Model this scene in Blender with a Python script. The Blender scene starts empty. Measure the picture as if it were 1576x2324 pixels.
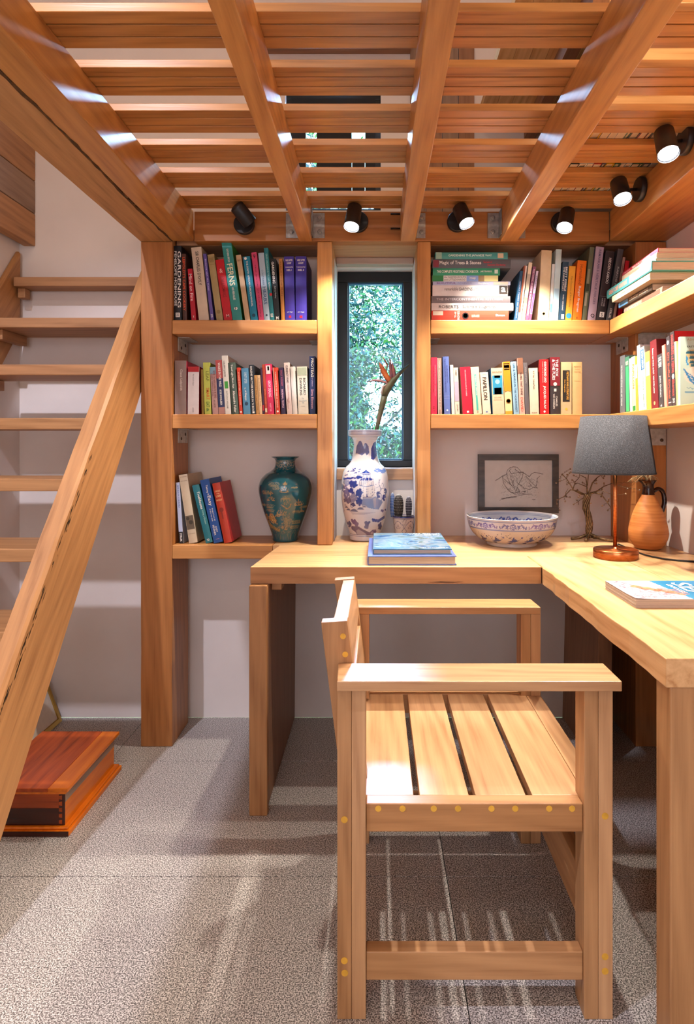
import bpy, bmesh, math, random
import numpy as np
from mathutils import Matrix, Vector, Euler
random.seed(7)
R = math.radians
SC = bpy.context.scene
COL = SC.collection
H0 = 1.15          # camera height (m)
F = 1370.0         # focal length in px of the 1576x2324 frame
VX, VY = 856.0, 1010.0

# ---------------------------------------------------------------- camera
cam_d = bpy.data.cameras.new('camera'); cam = bpy.data.objects.new('camera', cam_d); COL.objects.link(cam)
cam.location = (0, 0, H0); cam.rotation_euler = (R(90), 0, 0)
cam_d.sensor_fit = 'VERTICAL'; cam_d.sensor_height = 36.0
cam_d.lens = F / 2324.0 * 36.0
cam_d.shift_x = -(VX - 788.0) / 2324.0
cam_d.shift_y = -(1162.0 - VY) / 2324.0
cam_d.clip_start = 0.02
SC.camera = cam
# ---------------------------------------------------------------- world, exposure
SC.view_settings.view_transform = 'Standard'
try: SC.view_settings.look = 'None'
except Exception: pass
SC.view_settings.gamma = 1.0
SC.view_settings.use_curve_mapping = False
SC.view_settings.exposure = 0.10
w = bpy.data.worlds.new('world'); SC.world = w; w.use_nodes = True
bg = w.node_tree.nodes['Background']
bg.inputs[0].default_value = (0.70, 0.88, 1.0, 1); bg.inputs[1].default_value = 13.0
SC.cycles.use_denoising = True
SC.cycles.max_bounces = 8
SC.cycles.diffuse_bounces = 6
SC.cycles.glossy_bounces = 3
SC.cycles.transparent_max_bounces = 8
SC.cycles.sample_clamp_indirect = 4.0
SC.cycles.caustics_reflective = False
SC.cycles.caustics_refractive = False

def area_light(name, loc, target, sx, sy, power, color):
    d = bpy.data.lights.new(name, 'AREA'); d.shape = 'RECTANGLE'; d.size = sx; d.size_y = sy
    d.energy = power; d.color = color
    o = bpy.data.objects.new(name, d); COL.objects.link(o); o.location = loc
    v = Vector(target) - Vector(loc); o.rotation_euler = v.to_track_quat('-Z', 'Y').to_euler()
    return o
def point_light(name, loc, power, color, radius=0.03):
    d = bpy.data.lights.new(name, 'POINT'); d.energy = power; d.color = color; d.shadow_soft_size = radius
    o = bpy.data.objects.new(name, d); COL.objects.link(o); o.location = loc
    return o
sun = bpy.data.lights.new('sun', 'SUN'); sun.energy = 13; sun.color = (0.50, 0.56, 1.0); sun.angle = R(7)
suno = bpy.data.objects.new('sun', sun); COL.objects.link(suno); suno.location = (.3, 6, 5)
suno.rotation_euler = Vector((-.08, -2.0, -1.30)).to_track_quat('-Z', 'Y').to_euler()
# stair lamp under the roof, plus unseen fill lights added behind the camera
area_light('rear_fill', (-0.3, -2.1, 1.5), (-0.2, 2.5, 1.1), 1.9, 1.9, 32, (0.88, 0.89, 1.0))  # added soft fill
sd = bpy.data.lights.new('stair_downlight', 'SPOT'); sd.energy = 230; sd.color = (0.88, 0.86, 1.0); sd.spot_size = R(62); sd.spot_blend = .5; sd.shadow_soft_size = .03
so_ = bpy.data.objects.new('stair_downlight', sd); COL.objects.link(so_); so_.location = (-1.19, 0.25, 3.25)
so_.rotation_euler = (Vector((-.85, 1.95, .35)) - Vector((-1.19, .25, 3.25))).to_track_quat('-Z', 'Y').to_euler()
point_light('room_fill', (-0.3, -1.2, 3.3), 26, (1.0, 0.93, 0.86), 0.08)  # added warm fill, no fixture hangs here
# daylight from the sky right outside the loft window
area_light('loft_window_daylight', (-0.18, 2.66, 2.56), (-.7, 1.5, 2.0), .36, .10, 16, (0.52, 0.66, 1.0))
point_light('loft_lamp', (0.75, 1.15, 2.42), 7, (1.0, 0.62, 0.30), 0.04)

# ---------------------------------------------------------------- colour and materials
def lin(c):
    return tuple((v / 12.92 if v <= 0.04045 else ((v + 0.055) / 1.055) ** 2.4) for v in c)
def hexc(h):
    h = h.lstrip('#'); return lin(tuple(int(h[i:i+2], 16) / 255 for i in (0, 2, 4)))
_m = {}
def newmat(name):
    m = bpy.data.materials.new(name); m.use_nodes = True
    nt = m.node_tree; b = nt.nodes['Principled BSDF']
    return m, nt, b
def mat(h, rough=0.5, metal=0.0, var=0.05, spec=0.4):
    """plain colour with a faint procedural mottling"""
    k = (h, rough, metal, var)
    if k in _m: return _m[k]
    m, nt, b = newmat('colour_' + h.lstrip('#'))
    c = hexc(h)
    n = nt.nodes.new('ShaderNodeTexNoise'); n.inputs['Scale'].default_value = 45; n.inputs['Detail'].default_value = 3
    tc = nt.nodes.new('ShaderNodeTexCoord'); nt.links.new(tc.outputs['Object'], n.inputs['Vector'])
    cr = nt.nodes.new('ShaderNodeValToRGB')
    cr.color_ramp.elements[0].position = 0.3; cr.color_ramp.elements[1].position = 0.7
    cr.color_ramp.elements[0].color = (*[v * (1 - var) for v in c], 1)
    cr.color_ramp.elements[1].color = (*[min(1, v * (1 + var)) for v in c], 1)
    nt.links.new(n.outputs['Fac'], cr.inputs[0]); nt.links.new(cr.outputs[0], b.inputs['Base Color'])
    b.inputs['Roughness'].default_value = rough; b.inputs['Metallic'].default_value = metal
    b.inputs['Specular IOR Level'].default_value = spec
    _m[k] = m; return m
def wood(name, dark, light, axis='Y', rough=0.42, scale=1.0, vein=0.5, vary=0.10):
    k = ('wood', name, axis)
    if k in _m: return _m[k]
    m, nt, b = newmat('wood_%s_%s' % (name, axis.lower()))
    N, L = nt.nodes.new, nt.links.new
    tc = N('ShaderNodeTexCoord'); oi = N('ShaderNodeObjectInfo')
    mul = N('ShaderNodeVectorMath'); mul.operation = 'MULTIPLY_ADD'
    cmb = N('ShaderNodeCombineXYZ')
    for i in range(3): L(oi.outputs['Random'], cmb.inputs[i])
    mul.inputs[1].default_value = (13.0, 7.0, 9.0)
    L(cmb.outputs[0], mul.inputs[0]); L(tc.outputs['Object'], mul.inputs[2])
    mp = N('ShaderNodeMapping'); L(mul.outputs[0], mp.inputs['Vector'])
    s = [1.0, 1.0, 1.0]; s['XYZ'.index(axis)] = 0.10
    mp.inputs['Scale'].default_value = [v * scale for v in s]
    # broad figure
    n1 = N('ShaderNodeTexNoise'); n1.inputs['Scale'].default_value = 16; n1.inputs['Detail'].default_value = 4
    n1.inputs['Roughness'].default_value = 0.55; n1.inputs['Distortion'].default_value = 0.9
    L(mp.outputs[0], n1.inputs['Vector'])
    mp2 = N('ShaderNodeMapping'); L(mul.outputs[0], mp2.inputs['Vector'])
    s2 = [1.0, 1.0, 1.0]; s2['XYZ'.index(axis)] = 0.035
    mp2.inputs['Scale'].default_value = s2
    n2 = N('ShaderNodeTexNoise'); n2.inputs['Scale'].default_value = 110; n2.inputs['Detail'].default_value = 5
    n2.inputs['Roughness'].default_value = 0.6; n2.inputs['Distortion'].default_value = 0.3
    L(mp2.outputs[0], n2.inputs['Vector'])
    # growth rings
    wv = N('ShaderNodeTexWave'); wv.wave_type = 'BANDS'; wv.bands_direction = 'DIAGONAL'
    wv.inputs['Scale'].default_value = 16.0; wv.inputs['Distortion'].default_value = 6.0
    wv.inputs['Detail'].default_value = 2.0; wv.inputs['Detail Scale'].default_value = 1.2
    L(mp.outputs[0], wv.inputs['Vector'])
    mx = N('ShaderNodeMath'); mx.operation = 'MULTIPLY_ADD'; mx.inputs[1].default_value = 0.16
    L(wv.outputs['Fac'], mx.inputs[0])
    a = N('ShaderNodeMath'); a.operation = 'MULTIPLY'; a.inputs[1].default_value = 0.62
    L(n1.outputs['Fac'], a.inputs[0]); L(a.outputs[0], mx.inputs[2])
    ad = N('ShaderNodeMath'); ad.operation = 'MULTIPLY_ADD'; ad.inputs[1].default_value = 0.58
    L(n2.outputs['Fac'], ad.inputs[0]); L(mx.outputs[0], ad.inputs[2])
    cr = N('ShaderNodeValToRGB'); e = cr.color_ramp.elements
    cd, cl = hexc(dark), hexc(light)
    e[0].position = 0.34; e[0].color = (*cd, 1); e[1].position = 0.92; e[1].color = (*cl, 1)
    em = cr.color_ramp.elements.new(0.60); em.color = (*[x * .42 + y * .58 for x, y in zip(cd, cl)], 1)
    L(ad.outputs[0], cr.inputs[0])
    hs = N('ShaderNodeHueSaturation')
    mr = N('ShaderNodeMapRange'); mr.inputs['To Min'].default_value = 1 - vary; mr.inputs['To Max'].default_value = 1 + vary
    L(oi.outputs['Random'], mr.inputs['Value']); L(mr.outputs[0], hs.inputs['Value']); L(cr.outputs[0], hs.inputs['Color'])
    L(hs.outputs[0], b.inputs['Base Color'])
    b.inputs['Roughness'].default_value = rough
    b.inputs['Specular IOR Level'].default_value = 0.45
    bp = N('ShaderNodeBump'); bp.inputs['Strength'].default_value = 0.08; bp.inputs['Distance'].default_value = 0.002
    L(n2.outputs['Fac'], bp.inputs['Height']); L(bp.outputs[0], b.inputs['Normal'])
    _m[k] = m; return m
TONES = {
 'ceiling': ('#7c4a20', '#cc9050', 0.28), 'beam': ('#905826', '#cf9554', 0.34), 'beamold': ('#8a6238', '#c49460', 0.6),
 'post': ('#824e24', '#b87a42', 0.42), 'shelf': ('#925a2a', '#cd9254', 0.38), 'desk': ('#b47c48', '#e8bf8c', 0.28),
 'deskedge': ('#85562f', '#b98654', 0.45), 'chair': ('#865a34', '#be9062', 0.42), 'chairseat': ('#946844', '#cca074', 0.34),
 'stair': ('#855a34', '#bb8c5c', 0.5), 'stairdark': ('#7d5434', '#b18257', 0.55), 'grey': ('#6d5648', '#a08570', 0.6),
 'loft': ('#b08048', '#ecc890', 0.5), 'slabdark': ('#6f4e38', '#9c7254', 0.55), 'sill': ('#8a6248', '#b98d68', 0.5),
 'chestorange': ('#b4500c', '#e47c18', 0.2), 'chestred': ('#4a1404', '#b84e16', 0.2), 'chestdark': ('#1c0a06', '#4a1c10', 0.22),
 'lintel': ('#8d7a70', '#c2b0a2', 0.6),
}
def W(tone, axis='Y'):
    d, l, r = TONES[tone]; return wood(tone, d, l, axis, r)
def attr_mat(name, rough=0.3, metal=0.0, coat=0.0):
    if name in _m: return _m[name]
    m, nt, b = newmat(name)
    a = nt.nodes.new('ShaderNodeAttribute'); a.attribute_name = 'paint'
    nt.links.new(a.outputs['Color'], b.inputs['Base Color'])
    b.inputs['Roughness'].default_value = rough; b.inputs['Metallic'].default_value = metal
    b.inputs['Coat Weight'].default_value = coat; b.inputs['Coat Roughness'].default_value = 0.05
    _m[name] = m; return m
def noise_mat(name, stops, scale, detail=4, rough=0.6, bump=0.0, dist=0.0, stretch=(1, 1, 1), metal=0.0):
    if name in _m: return _m[name]
    m, nt, b = newmat(name); N, L = nt.nodes.new, nt.links.new
    tc = N('ShaderNodeTexCoord'); mp = N('ShaderNodeMapping'); mp.inputs['Scale'].default_value = stretch
    L(tc.outputs['Object'], mp.inputs['Vector'])
    n = N('ShaderNodeTexNoise'); n.inputs['Scale'].default_value = scale; n.inputs['Detail'].default_value = detail
    n.inputs['Distortion'].default_value = dist
    L(mp.outputs[0], n.inputs['Vector'])
    cr = N('ShaderNodeValToRGB'); e = cr.color_ramp.elements
    e[0].position, e[1].position = stops[0][0], stops[-1][0]
    e[0].color = (*hexc(stops[0][1]), 1); e[1].color = (*hexc(stops[-1][1]), 1)
    for p, c in stops[1:-1]:
        x = e.new(p); x.color = (*hexc(c), 1)
    L(n.outputs['Fac'], cr.inputs[0]); L(cr.outputs[0], b.inputs['Base Color'])
    b.inputs['Roughness'].default_value = rough; b.inputs['Metallic'].default_value = metal
    if bump:
        bp = N('ShaderNodeBump'); bp.inputs['Strength'].default_value = bump; bp.inputs['Distance'].default_value = 0.003
        L(n.outputs['Fac'], bp.inputs['Height']); L(bp.outputs[0], b.inputs['Normal'])
    _m[name] = m; return m
plaster = noise_mat('white_plaster', [(0.3, '#ddd5d0'), (0.7, '#e9e2dd')], 3.0, 6, 0.85, 0.25)
granite = noise_mat('granite', [(0.40, '#4c4846'), (0.46, '#8a8581'), (0.53, '#b3aea9'), (0.60, '#e4e0dc')], 330, 4, 0.45, 0.10)
pages_m = noise_mat('paper_page_edges', [(0.3, '#bfa98c'), (0.7, '#e0cdb2')], 30, 3, 0.8, 0.1, 0, (40, .6, .6))
steel = noise_mat('galvanised_steel', [(0.3, '#8b8a86'), (0.7, '#b9b7b2')], 60, 4, 0.45, 0.1, 0, (1, 1, 1), 0.75)
steel_w = noise_mat('pale_painted_steel', [(0.3, '#a9a49e'), (0.7, '#d2cdc6')], 60, 4, 0.5, 0.1, 0, (1, 1, 1), 0.15)
black_m = mat('#141414', 0.45)
def emis(h, s):
    k = ('em', h, s)
    if k in _m: return _m[k]
    m, nt, b = newmat('lit_lens'); b.inputs['Base Color'].default_value = (*hexc(h), 1)
    b.inputs['Emission Color'].default_value = (*hexc(h), 1); b.inputs['Emission Strength'].default_value = s
    _m[k] = m; return m
def glass_mat(tint=(0.80, 0.96, 0.98, 1)):
    k = ('glass', tint)
    if k in _m: return _m[k]
    m = bpy.data.materials.new('clear_glass'); m.use_nodes = True; nt = m.node_tree; nt.nodes.clear()
    o = nt.nodes.new('ShaderNodeOutputMaterial'); mx = nt.nodes.new('ShaderNodeMixShader')
    t = nt.nodes.new('ShaderNodeBsdfTransparent'); g = nt.nodes.new('ShaderNodeBsdfGlossy')
    g.inputs['Roughness'].default_value = 0.02; t.inputs['Color'].default_value = tint
    mx.inputs[0].default_value = 0.025
    nt.links.new(t.outputs[0], mx.inputs[1]); nt.links.new(g.outputs[0], mx.inputs[2]); nt.links.new(mx.outputs[0], o.inputs[0])
    _m[k] = m; return m

# ---------------------------------------------------------------- helpers
def px(x, y_depth): return (x - VX) * y_depth / F           # world x of photo column x at depth
def pz(y, y_depth): return H0 - (y - VY) * y_depth / F      # world z of photo row y at depth
class MB:
    """collects boxes, tubes, lathes; build() links them as ONE mesh object"""
    def __init__(s): s.v = []; s.f = []; s.mi = []; s.sm = []; s.mats = []; s.cur = 0
    def use(s, m):
        if m not in s.mats: s.mats.append(m)
        s.cur = s.mats.index(m); return s
    def add(s, vs, fs, smooth=False):
        o = len(s.v); s.v += [tuple(v) for v in vs]
        for f in fs: s.f.append(tuple(i + o for i in f)); s.mi.append(s.cur); s.sm.append(smooth)
        return s
    def box(s, x0, x1, y0, y1, z0, z1):
        return s.add([(x0,y0,z0),(x1,y0,z0),(x1,y1,z0),(x0,y1,z0),(x0,y0,z1),(x1,y0,z1),(x1,y1,z1),(x0,y1,z1)],
                     [(0,3,2,1),(4,5,6,7),(0,1,5,4),(1,2,6,5),(2,3,7,6),(3,0,4,7)])
    def hexa(s, p):   # 8 corners, same order as box
        return s.add(p, [(0,3,2,1),(4,5,6,7),(0,1,5,4),(1,2,6,5),(2,3,7,6),(3,0,4,7)])
    def prism(s, poly, ax, a, b):
        """extrude a polygon (list of 2D) along axis ax from a to b"""
        n = len(poly)
        def P(p, t):
            return {'x': (t, p[0], p[1]), 'y': (p[0], t, p[1]), 'z': (p[0], p[1], t)}[ax]
        vs = [P(p, a) for p in poly] + [P(p, b) for p in poly]
        return s.add(vs, [tuple(range(n))[::-1], tuple(range(n, 2*n))] + [(i, (i+1) % n, n + (i+1) % n, n + i) for i in range(n)])
    def tube(s, pts, rad, seg=8, smooth=True, caps=True):
        pts = [Vector(p) for p in pts]; n = len(pts)
        if not hasattr(rad, '__len__'): rad = [rad] * n
        vs = []; up = None
        for i, p in enumerate(pts):
            t = (pts[min(i+1, n-1)] - pts[max(i-1, 0)])
            if t.length < 1e-9: t = Vector((0, 0, 1))
            t.normalize()
            if up is None:
                up = Vector((0, 0, 1)) if abs(t.z) < 0.9 else Vector((1, 0, 0))
            a = t.cross(up)
            if a.length < 1e-6: a = t.cross(Vector((1, 0, 0)))
            a.normalize(); b = a.cross(t).normalized(); up = b
            for k in range(seg):
                th = 2 * math.pi * k / seg
                vs.append(p + (a * math.cos(th) + b * math.sin(th)) * rad[i])
        fs = []
        for i in range(n - 1):
            for k in range(seg):
                fs.append((i*seg + k, i*seg + (k+1) % seg, (i+1)*seg + (k+1) % seg, (i+1)*seg + k))
        o = len(s.v); s.add(vs, fs, smooth)
        if caps:
            s.f.append(tuple(o + k for k in range(seg))[::-1]); s.mi.append(s.cur); s.sm.append(False)
            s.f.append(tuple(o + (n-1)*seg + k for k in range(seg))); s.mi.append(s.cur); s.sm.append(False)
        return s
    def lathe(s, prof, seg=48, c=(0, 0, 0), smooth=True, cap=True):
        vs = []; n = len(prof)
        for r, z in prof:
            for k in range(seg):
                th = 2 * math.pi * k / seg
                vs.append((c[0] + r * math.cos(th), c[1] + r * math.sin(th), c[2] + z))
        fs = [(i*seg + k, i*seg + (k+1) % seg, (i+1)*seg + (k+1) % seg, (i+1)*seg + k) for i in range(n-1) for k in range(seg)]
        o = len(s.v); s.add(vs, fs, smooth)
        if cap:
            s.f.append(tuple(o + k for k in range(seg))[::-1]); s.mi.append(s.cur); s.sm.append(False)
            s.f.append(tuple(o + (n-1)*seg + k for k in range(seg))); s.mi.append(s.cur); s.sm.append(False)
        return s
    def ball(s, c, r, seg=8, rings=5, sc=(1, 1, 1)):
        prof = [(r * math.sin(math.pi * (i + .001) / rings), -r * math.cos(math.pi * i / rings)) for i in range(rings + 1)]
        vs = []
        for rr, z in prof:
            for k in range(seg):
                th = 2 * math.pi * k / seg
                vs.append((c[0] + rr*math.cos(th)*sc[0], c[1] + rr*math.sin(th)*sc[1], c[2] + z*sc[2]))
        return s.add(vs, [(i*seg + k, i*seg + (k+1) % seg, (i+1)*seg + (k+1) % seg, (i+1)*seg + k) for i in range(rings) for k in range(seg)], True)
    def build(s, name, m=None, parent=None, bevel=0.0, local=False):
        me = bpy.data.meshes.new(name); off = Vector((0, 0, 0))
        if parent is not None and not local: off = WL.get(parent.name, Vector((0, 0, 0)))
        me.from_pydata([(v[0]-off.x, v[1]-off.y, v[2]-off.z) for v in s.v], [], s.f)
        ms = s.mats if (s.mats and m is None) else [m]
        for x in ms: me.materials.append(x)
        if s.mats and m is None: me.polygons.foreach_set('material_index', s.mi)
        me.polygons.foreach_set('use_smooth', s.sm)
        me.update()
        o = bpy.data.objects.new(name, me); COL.objects.link(o)
        if parent is not None:
            o.parent = parent; WL[o.name] = off
        if bevel:
            b = o.modifiers.new('bevel', 'BEVEL'); b.width = bevel; b.segments = 2; b.limit_method = 'ANGLE'
            b.angle_limit = R(35); b.harden_normals = False
        return o
WL = {}
def thing(name, label, cat, loc=(0, 0, 0), group=None):
    o = bpy.data.objects.new(name, None); COL.objects.link(o); o.location = loc; o.empty_display_size = 0.05
    o['label'] = label; o['category'] = cat
    if group: o['group'] = group
    WL[o.name] = Vector(loc); return o
def struct(name, loc=(0, 0, 0)):
    o = bpy.data.objects.new(name, None); COL.objects.link(o); o.location = loc; o.empty_display_size = 0.05
    o['kind'] = 'structure'; WL[o.name] = Vector(loc); return o
def tag(o, label, cat, group=None):
    o['label'] = label; o['category'] = cat
    if group: o['group'] = group
    return o
def recenter(o, loc):
    """move a top-level mesh's origin to loc (keeps the shape where it is)"""
    o.data.transform(Matrix.Translation(-Vector(loc))); o.location = loc; return o

# flat lettering -------------------------------------------------
_tc = {}
def text_geo(s):
    if s in _tc: return _tc[s]
    cu = bpy.data.curves.new('lettering', 'FONT'); cu.body = s; cu.resolution_u = 2; cu.size = 1.0
    cu.offset = 0.012
    o = bpy.data.objects.new('lettering', cu)
    me = o.to_mesh()
    v = [tuple(x.co) for x in me.vertices]; f = [tuple(p.vertices) for p in me.polygons]
    o.to_mesh_clear(); bpy.data.objects.remove(o); bpy.data.curves.remove(cu)
    if not v: v = [(0, 0, 0)]; f = []
    xs = [a[0] for a in v]; ys = [a[1] for a in v]
    _tc[s] = (v, f, (min(xs), max(xs), min(ys), max(ys))); return _tc[s]
def put_text(mb, s, O, U, V, u0, u1, v0, v1, m):
    """letters of s exactly filling the box u0..u1 x v0..v1 of the plane O + uU + vV"""
    v, f, (a, b, c, d) = text_geo(s)
    if not f: return
    O, U, V = Vector(O), Vector(U), Vector(V)
    su = (u1 - u0) / max(1e-6, b - a); sv = (v1 - v0) / max(1e-6, d - c)
    mb.use(m)
    mb.add([O + U * (u0 + (x[0]-a)*su) + V * (v0 + (x[1]-c)*sv) for x in v], f)

# paint canvas (a numpy picture sampled into a vertex attribute) ----
class Canvas:
    def __init__(s, x0, x1, y0, y1, w, h, bgc):
        s.b = (x0, x1, y0, y1); s.w, s.h = w, h
        s.a = np.zeros((h, w, 3)); s.a[:] = hexc(bgc)
        s.X, s.Y = np.meshgrid(np.linspace(x0, x1, w), np.linspace(y0, y1, h))
    def fill(s, mask, c, a=1.0, wn=None):
        c = np.array(hexc(c)); A = s.a if wn is None else s.a[wn]
        A[mask] = A[mask] * (1 - a) + c * a
    def win(s, xa, xb, ya, yb):
        x0, x1, y0, y1 = s.b
        i0 = max(0, int((xa-x0)/(x1-x0)*(s.w-1))-1); i1 = min(s.w, int((xb-x0)/(x1-x0)*(s.w-1))+3)
        j0 = max(0, int((ya-y0)/(y1-y0)*(s.h-1))-1); j1 = min(s.h, int((yb-y0)/(y1-y0)*(s.h-1))+3)
        i1, j1 = max(i1, i0), max(j1, j0)
        wn = (slice(j0, j1), slice(i0, i1)); return wn, s.X[wn], s.Y[wn]
    def poly(s, pts, c, a=1.0):
        wn, X, Y = s.win(min(p[0] for p in pts), max(p[0] for p in pts), min(p[1] for p in pts), max(p[1] for p in pts))
        inside = np.zeros(X.shape, bool); n = len(pts)
        for i in range(n):
            x1, y1 = pts[i]; x2, y2 = pts[(i+1) % n]
            if y1 == y2: continue
            inside ^= ((y1 > Y) != (y2 > Y)) & (X < (x2-x1)*(Y-y1)/(y2-y1) + x1)
        s.fill(inside, c, a, wn)
    def disc(s, x, y, r, c, a=1.0, ry=None):
        ry = ry or r; wn, X, Y = s.win(x-r, x+r, y-ry, y+ry); s.fill(((X-x)/r)**2 + ((Y-y)/ry)**2 < 1, c, a, wn)
    def ring(s, x, y, r, wd, c, a=1.0):
        q = r+wd; wn, X, Y = s.win(x-q, x+q, y-q, y+q); s.fill(abs(np.hypot(X-x, Y-y)-r) < wd/2, c, a, wn)
    def line(s, pts, wd, c, a=1.0):
        for (x1, y1), (x2, y2) in zip(pts, pts[1:]):
            wn, X, Y = s.win(min(x1, x2)-wd, max(x1, x2)+wd, min(y1, y2)-wd, max(y1, y2)+wd)
            dx, dy = x2-x1, y2-y1; L2 = dx*dx+dy*dy + 1e-12
            t = np.clip(((X-x1)*dx + (Y-y1)*dy)/L2, 0, 1)
            s.fill(np.hypot(X-x1-t*dx, Y-y1-t*dy) < wd/2, c, a, wn)
    def blob(s, x, y, r, c, n=9, seed=0, a=1.0):
        rd = random.Random(seed*97+int(x*10)+int(y*7))
        for i in range(n):
            th = rd.random()*6.28; q = rd.random()**.5*r*.75
            s.disc(x+q*math.cos(th), y+q*math.sin(th), r*(.3+.25*rd.random()), c, a)
    def sample(s, x, y):
        x0, x1, y0, y1 = s.b
        i = np.clip(((x-x0)/(x1-x0)*(s.w-1)).round().astype(int), 0, s.w-1)
        j = np.clip(((y-y0)/(y1-y0)*(s.h-1)).round().astype(int), 0, s.h-1)
        return s.a[j, i]
def paint(o, cols):
    me = o.data; at = me.color_attributes.new('paint', 'FLOAT_COLOR', 'POINT')
    c = np.ones((len(me.vertices), 4)); c[:, :3] = cols
    at.data.foreach_set('color', c.ravel()); return o
def verts_np(o):
    a = np.zeros(len(o.data.vertices)*3); o.data.vertices.foreach_get('co', a); return a.reshape(-1, 3)
def smooth_prof(pts, n):
    """Catmull-Rom through (r,z) points"""
    out = []; P = [pts[0]] + pts + [pts[-1]]; m = len(pts)-1
    for i in range(n):
        t = i/(n-1)*m; k = min(int(t), m-1); u = t-k
        p0, p1, p2, p3 = [np.array(P[k+j]) for j in range(4)]
        q = .5*((2*p1)+(-p0+p2)*u+(2*p0-5*p1+4*p2-p3)*u*u+(-p0+3*p1-3*p2+p3)*u**3)
        out.append((max(float(q[0]), 1e-4), float(q[1])))
    return out
# ================================================================ ROOM
YW, YP = 2.549, 2.300            # back wall face, front plane of posts / shelves
XL, XR = -1.51, 1.105            # left / right wall faces
YB = -2.3; ZT = 3.9
ZB, ZS = 1.927, 2.040            # underside and top of the joists
XD = 0.768                       # desk top height

# floor: granite tiles 1.16 x 0.588
fl = struct('floor')
MB().box(XL, XR, YB, YW, -0.06, -0.006).build('floor_bed', mat('#2e2b29', .9), fl)
xs = [-2.134, -0.974, 0.186, 1.346]; ys = [1.609 + .588*k for k in range(-7, 3)]
g = .0011
for i in range(3):
    for j in range(len(ys)-1):
        x0, x1 = max(xs[i]+g, XL), min(xs[i+1]-g, XR); y0, y1 = max(ys[j]+g, YB), min(ys[j+1]-g, YW)
        MB().box(x0, x1, y0, y1, -0.006, random.uniform(-.0003, 0)).build('tile', granite, fl, bevel=.0006)

# back wall (with the openings of both windows)
WX0, WX1, WZ0, WZ1 = -0.1695, 0.1515, 1.056, 1.897
LX0, LX1, LZ0, LZ1 = -0.388, 0.016, 2.14, 2.655
bw = MB(); y0, y1 = YW, YW+.22
for (a, b, c, d) in ((-1.73, WX0, 0, 1.97), (WX1, 1.325, 0, 1.97), (WX0, WX1, 0, WZ0), (WX0, WX1, WZ1, 1.97),
                     (-1.73, LX0, 1.97, ZT), (LX1, 1.325, 1.97, ZT), (LX0, LX1, 1.97, LZ0), (LX0, LX1, LZ1, ZT)):
    bw.box(a, b, y0, y1, c, d)
wb = bw.build('wall_back', plaster); wb['kind'] = 'structure'
o = MB().box(XL-.22, XL, YB-.2, YW+.22, 0, ZT).build('wall_left', plaster); o['kind'] = 'structure'
o = MB().box(XR, XR+.22, YB-.2, YW, 0, ZT).build('wall_right', plaster); o['kind'] = 'structure'
o = MB().box(XL, XR, YB-.2, YB, 0, ZT).build('wall_rear', plaster); o['kind'] = 'structure'
# roof ceiling of the loft, tongue and groove boards
rf = struct('ceiling_2')
for k in range(20):
    a = XL + k*(XR-XL)/20
    MB().box(a+.001, a+(XR-XL)/20-.001, YB, YW, ZT-.02, ZT).build('roof_board', W('loft', 'Y'), rf)

# windows ---------------------------------------------------------
def window(name, x0, x1, z0, z1, fw, yf, label_glass=True):
    wn = struct(name)
    fm = mat('#0d1216', .35)
    f = MB().use(fm)
    f.box(x0, x1, yf, yf+.05, z1-fw, z1).box(x0, x1, yf, yf+.05, z0, z0+fw*.62)
    f.box(x0, x0+fw*.96, yf, yf+.05, z0+fw*.62, z1-fw).box(x1-fw*.82, x1, yf, yf+.05, z0+fw*.62, z1-fw)
    f.build('window_frame', None, wn, bevel=.002)
    b = MB(); q = .006; X0, X1, Z0, Z1 = x0+fw*.96, x1-fw*.82, z0+fw*.62, z1-fw
    b.box(X0, X1, yf+.012, yf+.034, Z1-q, Z1).box(X0, X1, yf+.012, yf+.034, Z0, Z0+q)
    b.box(X0, X0+q, yf+.012, yf+.034, Z0+q, Z1-q).box(X1-q, X1, yf+.012, yf+.034, Z0+q, Z1-q)
    b.build('glazing_bead', mat('#2a5f86', .3), wn)
    MB().box(X0+q, X1-q, yf+.022, yf+.026, Z0+q, Z1-q).build('glass_pane', glass_mat(), wn)
    return wn
w1 = window('window_1', WX0, WX1, WZ0, WZ1, .046, 2.60)
MB().box(WX0, WX1, YW-.001, 2.60, WZ0-.012, WZ0).build('window_sill', mat('#d8dde6', .5), w1)
w2 = window('window_2', LX0, LX1, LZ0, LZ1, .03, 2.58)
for a, b, c, d in ((662, 695, LZ0+.02, 2.495), (719, 799, LZ0+.02, 2.495), (829, 852, LZ0+.02, 2.495), (799.5, 828.5, LZ0+.02, 2.445), (662, 852, 2.590, LZ1-.03)):
    MB().box(px(a, 2.57), px(b, 2.57), 2.568, 2.576, c, d).build('blind_panel', mat('#0c1014', .6), w2)

for k, (a, b) in enumerate(((-.1713, -.1696), (.1516, .1533))):
    o = MB().box(a, b, 2.42, YW-.0005, XD+.001, 1.899).build('trim_%d' % (k+3), mat('#e2e2ea', .45)); o['kind'] = 'structure'
# timber at the window bay
o = MB().box(-.1690, .1510, 2.532, YW, 1.004, 1.051).build('trim_1', W('sill', 'X'), bevel=.002); o['kind'] = 'structure'
o = MB().box(-.1690, .1510, 2.50, YW, 1.900, 1.9265).build('trim_2', W('lintel', 'X'), bevel=.002); o['kind'] = 'structure'

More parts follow.
